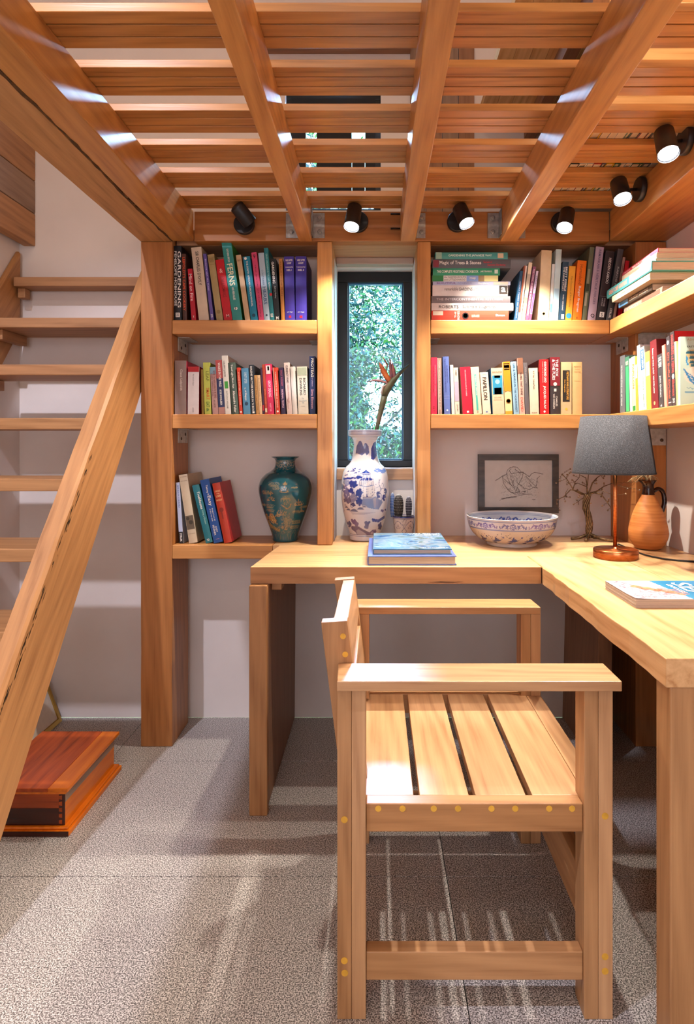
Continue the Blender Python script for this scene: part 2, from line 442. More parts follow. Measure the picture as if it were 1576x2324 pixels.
# ceiling of this room = loft floor: joists, header and slats ------
ce = struct('ceiling')
def wob(x0, x1, y0, y1, z0, z1, n=14, amp=.0016, seed=1):
    """a hand-worked timber running along y: long faces gently uneven"""
    rd = random.Random(seed); vs = []; m = MB()
    for i in range(n+1):
        t = i/n; y = y0+(y1-y0)*t; q = lambda: rd.uniform(-amp, amp)
        vs += [(x0+q(), y, z0+q()), (x1+q(), y, z0+q()), (x1+q(), y, z1), (x0+q(), y, z1)]
    fs = [(3, 2, 1, 0), (n*4, n*4+1, n*4+2, n*4+3)]
    for i in range(n):
        a, b = i*4, i*4+4
        for k in range(4): fs.append((a+k, a+(k+1) % 4, b+(k+1) % 4, b+k))
    m.add(vs, fs, False); return m
YN = 0.45
wob(-.9035, -.786, YN, 2.5, ZB, ZS, 26, .0005, 3).build('edge_beam', W('beamold', 'Y'), ce, bevel=.003)
wob(-.7815, -.698, YN, YP, ZB, ZS, 20, .0003, 4).build('edge_joist', W('beam', 'Y'), ce, bevel=.003)
# the dark waney crack between the two timbers
rd = random.Random(5); cv = []; nn = 60
for i in range(nn+1):
    y = YN+(YP-YN)*i/nn; a = rd.uniform(.0016, .0060); x = -.7840+.004*math.sin(i*.23)+rd.uniform(-.0016, .0016)
    cv += [(x-a, y, ZB-.0009), (x+a, y, ZB-.0009), (x+a, y, ZB+.02), (x-a, y, ZB+.02)]
fs = []
for i in range(nn):
    a, b = i*4, i*4+4
    for k in range(4): fs.append((a+k, a+(k+1) % 4, b+(k+1) % 4, b+k))
MB().add(cv, fs).build('bark_seam', mat('#4a3216', .9, 0, .5), ce)
for k, (a, b) in enumerate(((-.295, -.2465), (.089, .1455), (.467, .532))):
    wob(a, b, YN, YP-.012, ZB-.006, ZS, 18, .0002, 10+k).build('joist', W('beam', 'Y'), ce, bevel=.003)
wob(.8875, XR-.001, YN, YP-.001, ZB, ZS, 18, .0002, 21).build('wall_joist', W('beam', 'Y'), ce, bevel=.003)
MB().box(-.697, .8865, YP, YP+.05, ZB, ZS).build('header_beam', W('post', 'X'), ce, bevel=.002)
MB().box(-.78, XR-.001, YP+.0505, 2.498, ZB, ZB+.06).build('header_soffit_board', W('sill', 'X'), ce)
MB().box(-.9, XR-.001, YN-.06, YN-.001, ZB, ZS+.02).build('header_beam', W('beam', 'X'), ce, bevel=.003)
# slats: groups of three grooved boards with open gaps between groups
k = 0
for gi in range(-3, 7):
    y = 1.2385 + .1835*gi
    if gi == 6: break
    for s in range(3):
        a = y + s*.0396
        if a + .04 > 2.548: continue
        MB().box(-.86, XR-.002, a+.0018, a+.0378, ZS+.0003, ZS+.0195).build('ceiling_slat', W('ceiling', 'X'), ce, bevel=.0012)
        if s < 2: MB().box(-.859, XR-.003, a+.0372, a+.0420, ZS+.0065, ZS+.013).build('slat_tongue', mat('#3a2010', .8), ce)

# steel joist plates with bolts ---------------------------------
def joist_plate(x0, x1, tabx, label):
    t = thing('joist_bracket', label, 'bracket', ((x0+x1)/2, YP-.004, ZB+.05), 'steel brackets holding the joists to the beam')
    z0, z1 = pz(541, YP), pz(484, YP)
    MB().box(x0, x1, YP-.0045, YP-.0003, z0, z1).box(min(tabx, tabx+.003), max(tabx, tabx+.003), YP-.05, YP-.0045, z0, z1).build('plate', steel, t, bevel=.0008)
    for zz in (z0+.022, z1-.020):
        b = MB(); cx = (x0+x1)/2 + (.004 if tabx <= x0+.001 else -.004)
        b.lathe([(.0105, 0), (.0105, .001)], 16, (0, 0, 0)); b.lathe([(.0085, .001), (.0085, .007), (.006, .0085)], 6, (0, 0, 0), False)
        b.v = [(cx+v[0], YP-.0046-v[2], zz+v[1]) for v in b.v]
        b.build('bolt', steel, t)
joist_plate(px(649.5, YP), -.2965, -.2998, 'steel bracket left of the joist nearest the dark unlit spotlight')
joist_plate(-.245, px(737.5, YP), -.2458, 'steel bracket just left of the spotlight above the narrow window')
joist_plate(.1462, px(966, YP), .1464, 'steel bracket right of the joist above the window post')
joist_plate(px(1107, YP), .4662, .463, 'wide steel bracket left of the yellow-lit joist')
joist_plate(.533, px(1192.5, YP), .5332, 'steel bracket right of the yellow-lit joist')
t = thing('bolt_pair', 'pair of dark bolts in the beam left of the middle joist', 'bolt', (.075, YP, 1.98))
for zz in (pz(487, YP), pz(520, YP)):
    MB().tube([(.052, YP-.006, zz), (.088, YP-.006, zz)], .0035, 8).build('bolt', mat('#2a2320', .5, .6), t)

# posts ---------------------------------------------------------------
def post(x0, x1, y0, y1, z0, z1, label, tone='post', br=False):
    o = wob2(x0, x1, y0, y1, z0, z1).build('timber_post', W(tone, 'Z'), bevel=.003)
    recenter(o, ((x0+x1)/2, (y0+y1)/2, z0)); tag(o, label, 'post'); return o
def wob2(x0, x1, y0, y1, z0, z1, n=16, amp=.0010, seed=2):
    rd = random.Random(int(x0*1000)+seed); vs = []; m = MB()
    for i in range(n+1):
        z = z0+(z1-z0)*i/n; q = lambda: rd.uniform(-amp, amp)
        vs += [(x0+q(), y0+q(), z), (x1+q(), y0+q(), z), (x1+q(), y1, z), (x0+q(), y1, z)]
    fs = [(3, 2, 1, 0), (n*4, n*4+1, n*4+2, n*4+3)]
    for i in range(n):
        a, b = i*4, i*4+4
        for k in range(4): fs.append((a+k, a+(k+1) % 4, b+(k+1) % 4, b+k))
    m.add(vs, fs, False); return m
post(-.9005, -.7815, YP, YW-.052, 0.0003, ZB-.0015, 'thick wooden post from floor to ceiling beam beside the stair')
post(-.228, -.1715, YP, YW-.0005, XD+.0012, ZB-.0015, 'wooden post left of the narrow window, standing on the desk', 'shelf')
post(.1535, .2045, YP, YW-.0005, XD+.0012, ZB-.0015, 'wooden post right of the narrow window, standing on the desk', 'shelf')
post(.986, 1.1035, YP, YW-.0005, 0.0003, ZB-.0015, 'wooden corner post behind the clay jug and table lamp')

# shelves --------------------------------------------------------------
def bracket_leaf(mb, x, y, z, sx):
    """angle bracket: plate flat under a shelf at z, leaf down along x"""
def shelf(x0, x1, y0, y1, z0, z1, label, axis='X', brs=()):
    t = thing('wall_shelf', label, 'shelf', ((x0+x1)/2, (y0+y1)/2, z0))
    MB().box(x0, x1, y0, y1, z0, z1).build('shelf_board', W('shelf', axis), t, bevel=.0025)
    for (bx, dirx, yy) in brs:
        b = MB(); L = .045; e = .0025; yy += .045; BW = .115
        b.box(min(bx, bx+dirx*L), max(bx, bx+dirx*L), yy, yy+BW, z0-.0003-e, z0-.0003)
        b.box(min(bx, bx+dirx*e), max(bx, bx+dirx*e), yy, yy+BW, z0-.055, z0-.0003-e)
        br = b.build('angle_bracket', steel_w, t, bevel=.0006)
        for k, zz in enumerate((z0-.038, z0-.020)):
            s = MB(); s.lathe([(.0065, 0), (.0065, .0012), (.003, .002)], 12)
            s.v = [(bx+dirx*(e+v[2]), yy+.035+.05*k+v[0], zz+v[1]) for v in s.v]
            s.build('screw', mat('#4a3a2c', .5, .5), br)
    return t
ZU0, ZU1, ZM0, ZM1 = 1.5735, 1.6265, 1.2135, 1.2675
shelf(-.7808, -.2290, YP, YW-.001, ZU0, ZU1, 'upper left wall shelf between thick post and window post', 'X', ((-.7806, 1, YP+.02), (-.2292, -1, YP+.10)))
shelf(-.7808, -.2290, YP, YW-.001, ZM0, ZM1, 'middle left wall shelf below the upper one, full of paperbacks', 'X', ((-.7806, 1, YP+.02),))
shelf(-.7808, -.3985, YP, YW-.001, .7160, .7685, 'lowest left wall shelf, level with the desk, under the leaning books', 'X')
shelf(.2050, .8870, YP, YW-.001, ZU0, ZU1, 'upper back shelf right of the window under stacked garden books', 'X', ((.2052, 1, YP+.05),))
shelf(.2050, .8870, YP, YW-.001, ZM0, ZM1, 'middle back shelf right of the window behind the lamp shade', 'X')
shelf(.8880, XR-.001, .55, YP-.001, ZU0, ZU1, 'upper shelf along the right wall under the lying books', 'Y')
shelf(.8880, XR-.001, .55, YP-.001, ZM0, ZM1, 'middle shelf along the right wall, above the jug and lamp', 'Y')
shelf(.8880, .9855, YP, YW-.001, ZU0, ZU1, 'short end piece of upper shelf running into the corner', 'X', ((.9853, -1, YP+.02),))
shelf(.8880, .9855, YP, YW-.001, ZM0, ZM1, 'short end piece of middle shelf running into the corner', 'X')
# flat bracket plates on the corner post
for zt, lb in ((ZU0, 'pale steel plate on the corner post under the upper right shelf'), (ZM0, 'pale steel plate on the corner post under the middle right shelf')):
    t = thing('bracket_plate', lb, 'bracket', (1.05, YP, zt))
    MB().box(.995, 1.10, YP-.0035, YP-.0003, zt-.065, zt-.001).box(.995, 1.10, YP-.03, YP-.0036, zt-.0035, zt-.001).build('plate', steel_w, t, bevel=.0006)
    for xx in (1.012, 1.084):
        s = MB(); s.lathe([(.0065, 0), (.0065, .0015), (.003, .003)], 12); s.v = [(xx+v[0], YP-.0036-v[2], zt-.045+v[1]) for v in s.v]
        s.build('screw', mat('#4a3a2c', .5, .5), t)

# stair -----------------------------------------------------------------
st = thing('open_stair', 'steep open wooden stair with thick side strings left of the post', 'stair', (-1.2, 1.9, 0))
def zA(y): return 1.667 + 1.32*(y-2.30)
def zBm(y): return 1.335 + 1.334*(y-2.30)
def stringer(x0, x1, ytop, wav, seed, name):
    rd = random.Random(seed); n = 40; ya = 2.30-1.667/1.32; yb = 2.30-1.335/1.334
    m = MB(); rows = []
    up = []; lo = []
    for i in range(n+1):
        t = i/n; y = ya + (ytop-ya)*t
        up.append((y, zA(y) + rd.uniform(-wav, wav)*.5))
        y2 = yb + (ytop-yb)*t; lo.append((y2, max(.0005, zBm(y2))))
    vs = []
    for (y, z), (y2, z2) in zip(up, lo):
        c = .008 + rd.uniform(0, wav)
        vs += [(x0, y, z), (x1-c*.7, y, z), (x1, y+c*.55, z-c*.9), (x1, y2, z2), (x0, y2, z2)]
    fs = [(4, 3, 2, 1, 0), tuple(n*5+k for k in range(5))]
    for i in range(n):
        a, b = i*5, i*5+5
        for k in range(5): fs.append((a+k, a+(k+1) % 5, b+(k+1) % 5, b+k))
    vs = [(v[0], max(v[1], 0), max(v[2], .0005)) for v in vs]
    m.add(vs, fs)
    o = m.build(name, None or STAIRW, st); return o
# grain that runs along the sloping string
STAIRW = wood('stair_slope', '#845630', '#c08c58', 'Y', 0.5)
mp_ = [n for n in STAIRW.node_tree.nodes if n.type == 'MAPPING']
for n in mp_: n.vector_type = 'TEXTURE'; n.inputs['Rotation'].default_value = (R(53), 0, 0); n.inputs['Scale'].default_value = [1/v for v in n.inputs['Scale'].default_value]
stringer(-.955, -.9045, 2.530, .0035, 31, 'stair_string')
bk = MB(); rdb = random.Random(77)
for k in range(70):
    y = 1.40+rdb.random()**1.3*.50; z = zA(y)-.030-abs(rdb.gauss(0, .012)); L_ = rdb.uniform(.006, .030); h_ = rdb.uniform(.0006, .0028)
    bk.add([(-.9040, y, z), (-.9040, y+L_*.5, z+L_*.66-h_), (-.9040, y+L_, z+L_*1.32), (-.9040, y+L_*.5-h_, z+L_*.66+h_)], [(0, 1, 2, 3)])
bk.build('bark_streaks', mat('#3c2a16', .9, 0, .5), st)['kind'] = 'stuff'
stringer(-1.508, -1.492, 2.520, .002, 32, 'stair_string')
tz = [1.835, 1.637, 1.438, 1.240, 1.0455, .855, .664, .47, .275]
for i, z in enumerate(tz):
    y0 = 2.33+(z-1.667)/1.32; y1 = min(y0+.215, YW-.004)
    MB().box(-1.4815, -.9555, y0, y1, z-.038, z).build('tread', W('stair' if i > 2 else 'stairdark', 'X'), st, bevel=.003)
    for xx, sg in ((-1.4813, 1), (-.9557, -1)):
        MB().box(min(xx, xx+sg*.03), max(xx, xx+sg*.03), y0+.03, y1-.02, z-.078, z-.0385).build('tread_cleat', W('stairdark', 'Y'), st, bevel=.002)
# boarded side of the landing, top left
lb = thing('landing_side', 'weathered boards of the landing side at top left above the stair', 'boards', (-1.45, 1.5, 1.987))
for k in range(5):
    z = 1.987+.137*k
    MB().box(-1.49, -1.442, .3, YW-.002, z+.001, z+.135).build('board', W('grey' if k % 2 else 'stairdark', 'Y'), lb, bevel=.003)

# desk ------------------------------------------------------------------
dk = thing('corner_desk', 'L-shaped desk of thick pale wood planks filling the corner', 'desk', (.3, 2.1, 0))
D0, D1 = XD-.0525, XD
m = MB(); P = [(-.3965, 1.892), (.5165, 1.892), (.5165, 2.075), (-.3855, 2.075)]
m.prism(P, 'z', D0, D1).build('desk_plank', W('desk', 'X'), dk, bevel=.002)
m = MB(); P = [(-.3853, 2.0760), (XR-.002, 2.0760), (XR-.002, 2.299), (-.3705, 2.299)]
m.prism(P, 'z', D0, D1).build('desk_plank', W('desk', 'X'), dk, bevel=.001)
MB().box(-.3970, XR-.120, 2.3000, YW-.001, D0, D1).build('desk_plank', W('desk', 'X'), dk, bevel=.001)
# the return with its live edge
rd = random.Random(9)
P = [(.5175, 1.0795)] + [(.824, 1.0795), (.824, 2.075), (.5172, 2.075)]
edge = [(.5175+rd.uniform(-.0025, .0025), 2.075-(.9955)*i/24) for i in range(1, 24)]
MB().prism([(.5175, 1.0795), (.8235, 1.0795), (.8235, 2.0750), (.5175, 2.0750)] + edge, 'z', D0, D1).build('desk_plank', W('desk', 'Y'), dk, bevel=.002)
MB().box(.8245, XR-.002, 1.0795, 2.0750, D0, D1).build('desk_plank', W('desk', 'Y'), dk, bevel=.001)
MB().box(-.3964, .5164, 1.8902, 1.8917, D0+.0005, D1-.0008).build('desk_edge_shade', W('deskedge', 'X'), dk)  # thin front strip in a darker tone: the edge's shade put into colour
# upright slabs
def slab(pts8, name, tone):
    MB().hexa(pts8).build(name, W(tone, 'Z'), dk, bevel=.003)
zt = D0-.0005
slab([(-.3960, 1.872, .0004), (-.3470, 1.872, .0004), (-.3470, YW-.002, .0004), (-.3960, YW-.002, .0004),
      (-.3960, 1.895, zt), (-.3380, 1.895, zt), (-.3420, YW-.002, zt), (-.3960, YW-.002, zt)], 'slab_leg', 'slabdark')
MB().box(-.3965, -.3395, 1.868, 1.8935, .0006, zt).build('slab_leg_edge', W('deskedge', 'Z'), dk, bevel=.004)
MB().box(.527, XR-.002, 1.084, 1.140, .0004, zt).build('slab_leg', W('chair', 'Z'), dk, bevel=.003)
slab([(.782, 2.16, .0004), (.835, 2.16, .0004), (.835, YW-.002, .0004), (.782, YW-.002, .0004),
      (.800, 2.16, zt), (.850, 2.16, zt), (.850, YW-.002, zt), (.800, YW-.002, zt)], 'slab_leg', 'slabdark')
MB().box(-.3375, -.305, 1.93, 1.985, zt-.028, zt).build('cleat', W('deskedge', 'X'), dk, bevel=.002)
# long crack on the front edge
MB().prism([(.16, .7205), (.20, .7225), (.245, .7215), (.27, .7225), (.24, .7195), (.19, .7200)], 'y', 1.8895, 1.8901).build('edge_crack', mat('#2c160c', .9), dk)
MB().box(.5145, .5168, 1.8890, 1.8901, D0+.002, D1-.003).build('edge_crack', mat('#3c2010', .9), dk)

# chair -------------------------------------------------------------------
ch = thing('slatted_armchair', 'sturdy wooden armchair with slatted seat pushed in at the desk', 'chair', (.2, 1.5, 0))
CW = lambda ax, t='chair': W(t, ax)
def bx(n, a, tone='chair', ax='X', bev=.002): return MB().box(*a).build(n, W(tone, ax), ch, bevel=bev)
za = .6638
def leg(xa, xm, xb, ya, yb):
    l = MB().box(xa, xm, ya, yb, .0004, za-.0004).build('leg', W('chair', 'Z'), ch, bevel=.0015)
    MB().box(xm+.0003, xb, ya, yb, .0004, za-.0004).build('leg_lamination', W('chairseat', 'Z'), l, bevel=.0015)
    return l
l1 = leg(-.0795, -.051, -.0222, 1.208, 1.264); l2 = leg(.4153, .4435, .4726, 1.208, 1.264)
l3 = leg(-.0795, -.051, -.0222, 1.740, 1.796); l4 = leg(.4153, .4435, .4726, 1.740, 1.796)
# arm rests, outer end bevelled
MB().prism([(-.079, 1.190), (.484, 1.190), (.484, 1.291), (-.083, 1.291)], 'z', za, .6838).build('armrest', W('chairseat', 'X'), ch, bevel=.002)
MB().prism([(-.079, 1.734), (.471, 1.734), (.466, 1.831), (-.083, 1.831)], 'z', za, .6838).build('armrest', W('chair', 'X'), ch, bevel=.002)
# seat frame and slats
bx('seat_rail', (-.0217, .4150, 1.2150, 1.2465, .371, .4280), 'deskedge')
bx('seat_rail', (-.0217, .4150, 1.7520, 1.7880, .371, .4280))
bx('seat_rail', (.4310, .4735, 1.2645, 1.7395, .372, .4275), 'chairseat', 'Y')
bx('seat_rail', (-.0790, -.0450, 1.2645, 1.7395, .372, .4275), 'chair', 'Y')
for a, b in ((-.0440, .0755), (.0883, .1895), (.2035, .3075), (.3210, .4300)):
    ya, yb = 1.2470, 1.7515
    o = bx('seat_slat', (a, b, ya, yb, .4060, .4272), 'chairseat', 'Y', .0012)
# stretchers
bx('stretcher', (-.0217, .4150, 1.2150, 1.2430, .0725, .1300), 'chair')
bx('stretcher', (-.0217, .4150, 1.7560, 1.7840, .0725, .1300), 'chair')
bx('stretcher', (.4200, .4500, 1.2645, 1.7395, .162, .268), 'chair', 'Y')
# back posts and boards
def bpost(y0, y1, zb):
    zt_ = .7736; s = .1245
    xl = lambda z: -.120 + s*(zt_-z)
    return MB().hexa([(xl(zb), y0, zb), (xl(zb)+.057, y0, zb), (xl(zb)+.057, y1, zb), (xl(zb), y1, zb),
               (xl(zt_), y0, zt_-.004), (xl(zt_)+.056, y0, zt_), (xl(zt_)+.056, y1, zt_), (xl(zt_), y1, zt_-.004)]).build('back_post', W('chair', 'Z'), ch, bevel=.0015)
b1 = bpost(1.2925, 1.325, .435); b2 = bpost(1.700, 1.7325, .435)
for (zb, ztp) in ((.672, .7690), (.545, .640)):
    xl = lambda z: -.120 + .1245*(.7736-z) + .024
    MB().hexa([(xl(zb), 1.3255, zb), (xl(zb)+.032, 1.3255, zb), (xl(zb)+.032, 1.6995, zb), (xl(zb), 1.6995, zb),
               (xl(ztp), 1.3255, ztp), (xl(ztp)+.032, 1.3255, ztp+.002), (xl(ztp)+.032, 1.6995, ztp+.002), (xl(ztp), 1.6995, ztp)]).build('back_board', W('chairseat', 'Y'), ch, bevel=.0015)
# round wooden dowel plugs
plug = mat('#d9a63c', .45, 0, .15)
def peg(X, Y, ydepth, par, r=.0062, nm='dowel_plug'):
    x, z = px(X, ydepth), pz(Y, ydepth); s = MB(); s.lathe([(r, 0), (r, .0006)], 18)
    s.v = [(x+v[0], ydepth-.0001-v[2], z+v[1]) for v in s.v]; s.build(nm, plug, par)
SR = [c for c in ch.children if c.name == 'seat_rail'][0]
for X in (859, 914, 985, 1040, 1116, 1170, 1247, 1299): peg(X, 1835, 1.2150, SR)
for X, Y, L in ((782, 1860, l1), (782, 2180, l1), (783, 2208, l1), (1374, 1852, l2), (1374, 2171, l2), (1374, 2204, l2)): peg(X, Y, 1.208, L, .0068)
for X, Y in ((779, 1444), (784, 1485)): peg(X, Y, 1.2925, b1, .0062)

# spotlights ----------------------------------------------------------------
def spot(c_plate, axis_n, c_top, c_lens, on, label, power=46):
    """plate on a beam face, short arm, cylindrical head aiming c_top -> c_lens"""
    c_plate, c_top, c_lens = Vector(c_plate), Vector(c_top), Vector(c_lens); n = Vector(axis_n)
    t = thing('spotlight', label, 'spotlight', c_plate, 'black ceiling spotlights on the beams')
    bm_ = mat('#1b1b1d', .42)
    def disc(a, b, r0, r1, seg=28):
        m = MB(); m.tube([a, b], [r0, r1], seg); return m
    MB().tube([c_plate+n*.0004, c_plate+n*.004, c_plate+n*.016, c_plate+n*.019], [.0385, .0395, .0395, .037], 32).build('wall_plate', bm_, t)
    mid = (c_top+c_lens)/2; d = (c_lens-c_top).normalized()
    MB().tube([c_plate+n*.019, mid], .0052, 12).build('swivel_arm', mat('#c9c3ba', .25, 1.0), t)
    MB().tube([c_top-d*.004, c_top-d*.001, c_top+d*.002, c_lens], [.018, .024, .0268, .0285], 32, caps=False).use(bm_).build('lamp_head', bm_, t)
    MB().tube([c_top-d*.004, c_top-d*.0035], [.0185, .018], 24).build('head_cap', bm_, t)
    e = c_lens - d*.006
    lens = MB().tube([e, e+d*.002], [.0262, .0262], 28).build('lens', emis('#f4f6ff', 22.0) if on else mat('#050505', .3), t)
    MB().tube([c_lens-d*.001, c_lens+d*.0008], [.0287, .0287], 28, caps=False).build('chrome_rim' if on else 'rim', mat('#c8c8cc', .2, 1.0) if on else bm_, t)
    if on:
        L = bpy.data.lights.new('spot_lamp', 'SPOT'); L.energy = power; L.color = (1.0, .89, .76); L.spot_size = R(118); L.spot_blend = .5
        L.shadow_soft_size = .014
        lo = bpy.data.objects.new('spot_lamp', L); COL.objects.link(lo); lo.parent = t; lo.location = (c_lens+d*.012)-c_plate
        lo.rotation_euler = d.to_track_quat('-Z', 'Y').to_euler()
def P3(X, Y, yd): return (px(X, yd), yd, pz(Y, yd))
Nf = (0, -1, 0); Nx = (-1, 0, 0)
spot(P3(556, 511, YP), Nf, P3(537, 468, 2.205), P3(567, 505, 2.245), False, 'black spotlight left of the others, switched off')
spot(P3(813, 506, YP), Nf, P3(806, 470, 2.225), P3(798, 515, 2.195), True, 'lit black spotlight above the narrow window')
spot(P3(1038, 505, YP), Nf, P3(1043, 471, 2.225), P3(1060, 507, 2.195), True, 'lit black spotlight above the garden book stack', 66)
spot(P3(1273, 507, YP), Nf, P3(1289, 480, 2.225), P3(1282, 517, 2.195), True, 'lit black spotlight just right of the yellow-lit joist')
x5 = .8875
def PX(X, Y, x): yd = x*F/(X-VX); return (x, yd, pz(Y, yd))
spot(PX(1459, 430, x5), Nx, P3(1404, 413, 2.0), P3(1414, 452, 1.965), True, 'lit spotlight on the right beam, farther of the two')
spot(PX(1563, 319, x5), Nx, P3(1507, 300, 1.69), P3(1518, 350, 1.655), True, 'lit spotlight on the right beam, nearer, at right edge')
# ================================================================ BOOKS
def make_book(label, group, loc, rz, ry, t, H, D, color, texts=(), hard=True, page='p', rough=0.45, name='book', side=None):
    o = thing(name, label, 'book', loc, group)
    o.rotation_euler = (Matrix.Rotation(rz, 3, 'Z') @ Matrix.Rotation(ry, 3, 'Y')).to_euler()
    cm = mat(color, rough); sm_ = mat(side, rough) if side else cm
    bt = min(.0024, t*.14) if hard else min(.0010, t*.1)
    ov = .003 if hard else 0.0
    m = MB().use(sm_)
    m.box(0, bt, .002, D, 0, H).box(t-bt, t, .002, D, 0, H)
    m.use(cm)
    n = 5; bul = min(.0016, t*.07) if hard else .0003
    prof = [(0, .0021)] + [(t*i/n, -bul*math.sin(math.pi*i/n)) for i in range(n+1)] + [(t, .0021)]
    m.prism(prof, 'z', 0, H)
    m.build('cover', None, o, local=True)
    MB().box(bt+.0001, t-bt-.0001, .0025, D-ov-.001, ov+.0004, H-ov).build('page_block', pages_m, o, local=True)
    if texts:
        m = MB(); yy = -bul-.0004
        for tx in [q for q in texts if q[0] == '#']:
            _, c, f0, f1, w0, w1 = tx
            a, b = w0*t, w1*t; z1, z0 = H*(1-f0), H*(1-f1)
            MB().add([(a, yy+.00015, z0), (b, yy+.00015, z0), (b, yy+.00015, z1), (a, yy+.00015, z1)], [(0, 1, 2, 3)]).build('spine_band', mat(c, rough), o, local=True)
        for tx in texts:
            if tx[0] == '#': continue      # colour field: ('#', colour, f0, f1, w0, w1)
            if tx[0] == 'o':    # round emblem
                _, c, f, wc, r = tx; m.use(mat(c, rough)); cx, cz = wc*t, H*(1-f); r *= t
                m.add([(cx+r*math.cos(k*.5236), yy+.00008, cz+r*math.sin(k*.5236)) for k in range(12)], [tuple(range(12))])
            elif len(tx) == 7:    # upright (horizontal) lettering
                s, c, f0, f1, w0, w1, _ = tx
                put_text(m, s, (0, yy, H), (1, 0, 0), (0, 0, 1), w0*t, w1*t, -f1*H, -f0*H, mat(c, .5))
            else:
                s, c, f0, f1, w0, w1 = tx
                put_text(m, s, (0, yy, H), (0, 0, -1), (1, 0, 0), f0*H, f1*H, w0*t, w1*t, mat(c, .5))
        if m.v: m.build('spine_lettering', None, o, local=True)
    return o

def row(specs, suffix, group, Ys, zs, side_x=None, gap=.0006):
    """standing books given by photo columns at a known depth plane; each keeps clear of the one before"""
    prev = None
    for sp in specs:
        ph, bl, br, tl, yt, D, color, hard, texts = sp[:9]
        kw = sp[9] if len(sp) > 9 else {}
        if side_x is None:
            s0 = px(bl, Ys); s1 = px(br, Ys); st_ = px(tl, Ys); zt = pz(yt, Ys)
        else:
            f = lambda X: -side_x*F/(X-VX)
            s0, s1, st_ = f(bl), f(br), f(tl); zt = pz(yt, -st_)
        H = zt - zs; a = math.atan2(st_-s0, H); Wd = s1-s0; t = Wd*math.cos(a)
        if prev:
            ps, pa, pt, pH = prev
            right0 = ps + pt/math.cos(pa) if pa <= 0 else ps + pt*math.cos(pa) + pt*math.sin(pa)*math.tan(pa)
            if s0 < right0 + gap: s0 = right0 + gap
            h = min(pH, H)
            if s0 + h*math.tan(a) < right0 + h*math.tan(pa) + gap:
                a = math.atan((right0 + h*math.tan(pa) + gap*1.5 - s0)/h)
        Hr = H/math.cos(a) - (t*math.sin(a) if a > 0 else 0)*0
        z = zs + .0004 + max(0, t*math.sin(a))
        lab = ph + ' ' + suffix
        if side_x is None:
            make_book(lab, group, (s0, Ys, z), 0, a, t, Hr-.001, D, color, texts, hard, **kw)
        else:
            make_book(lab, group, (side_x, -s0, z), R(-90), a, t, Hr-.001, D, color, texts, hard, **kw)
        prev = (s0, a, t, H)

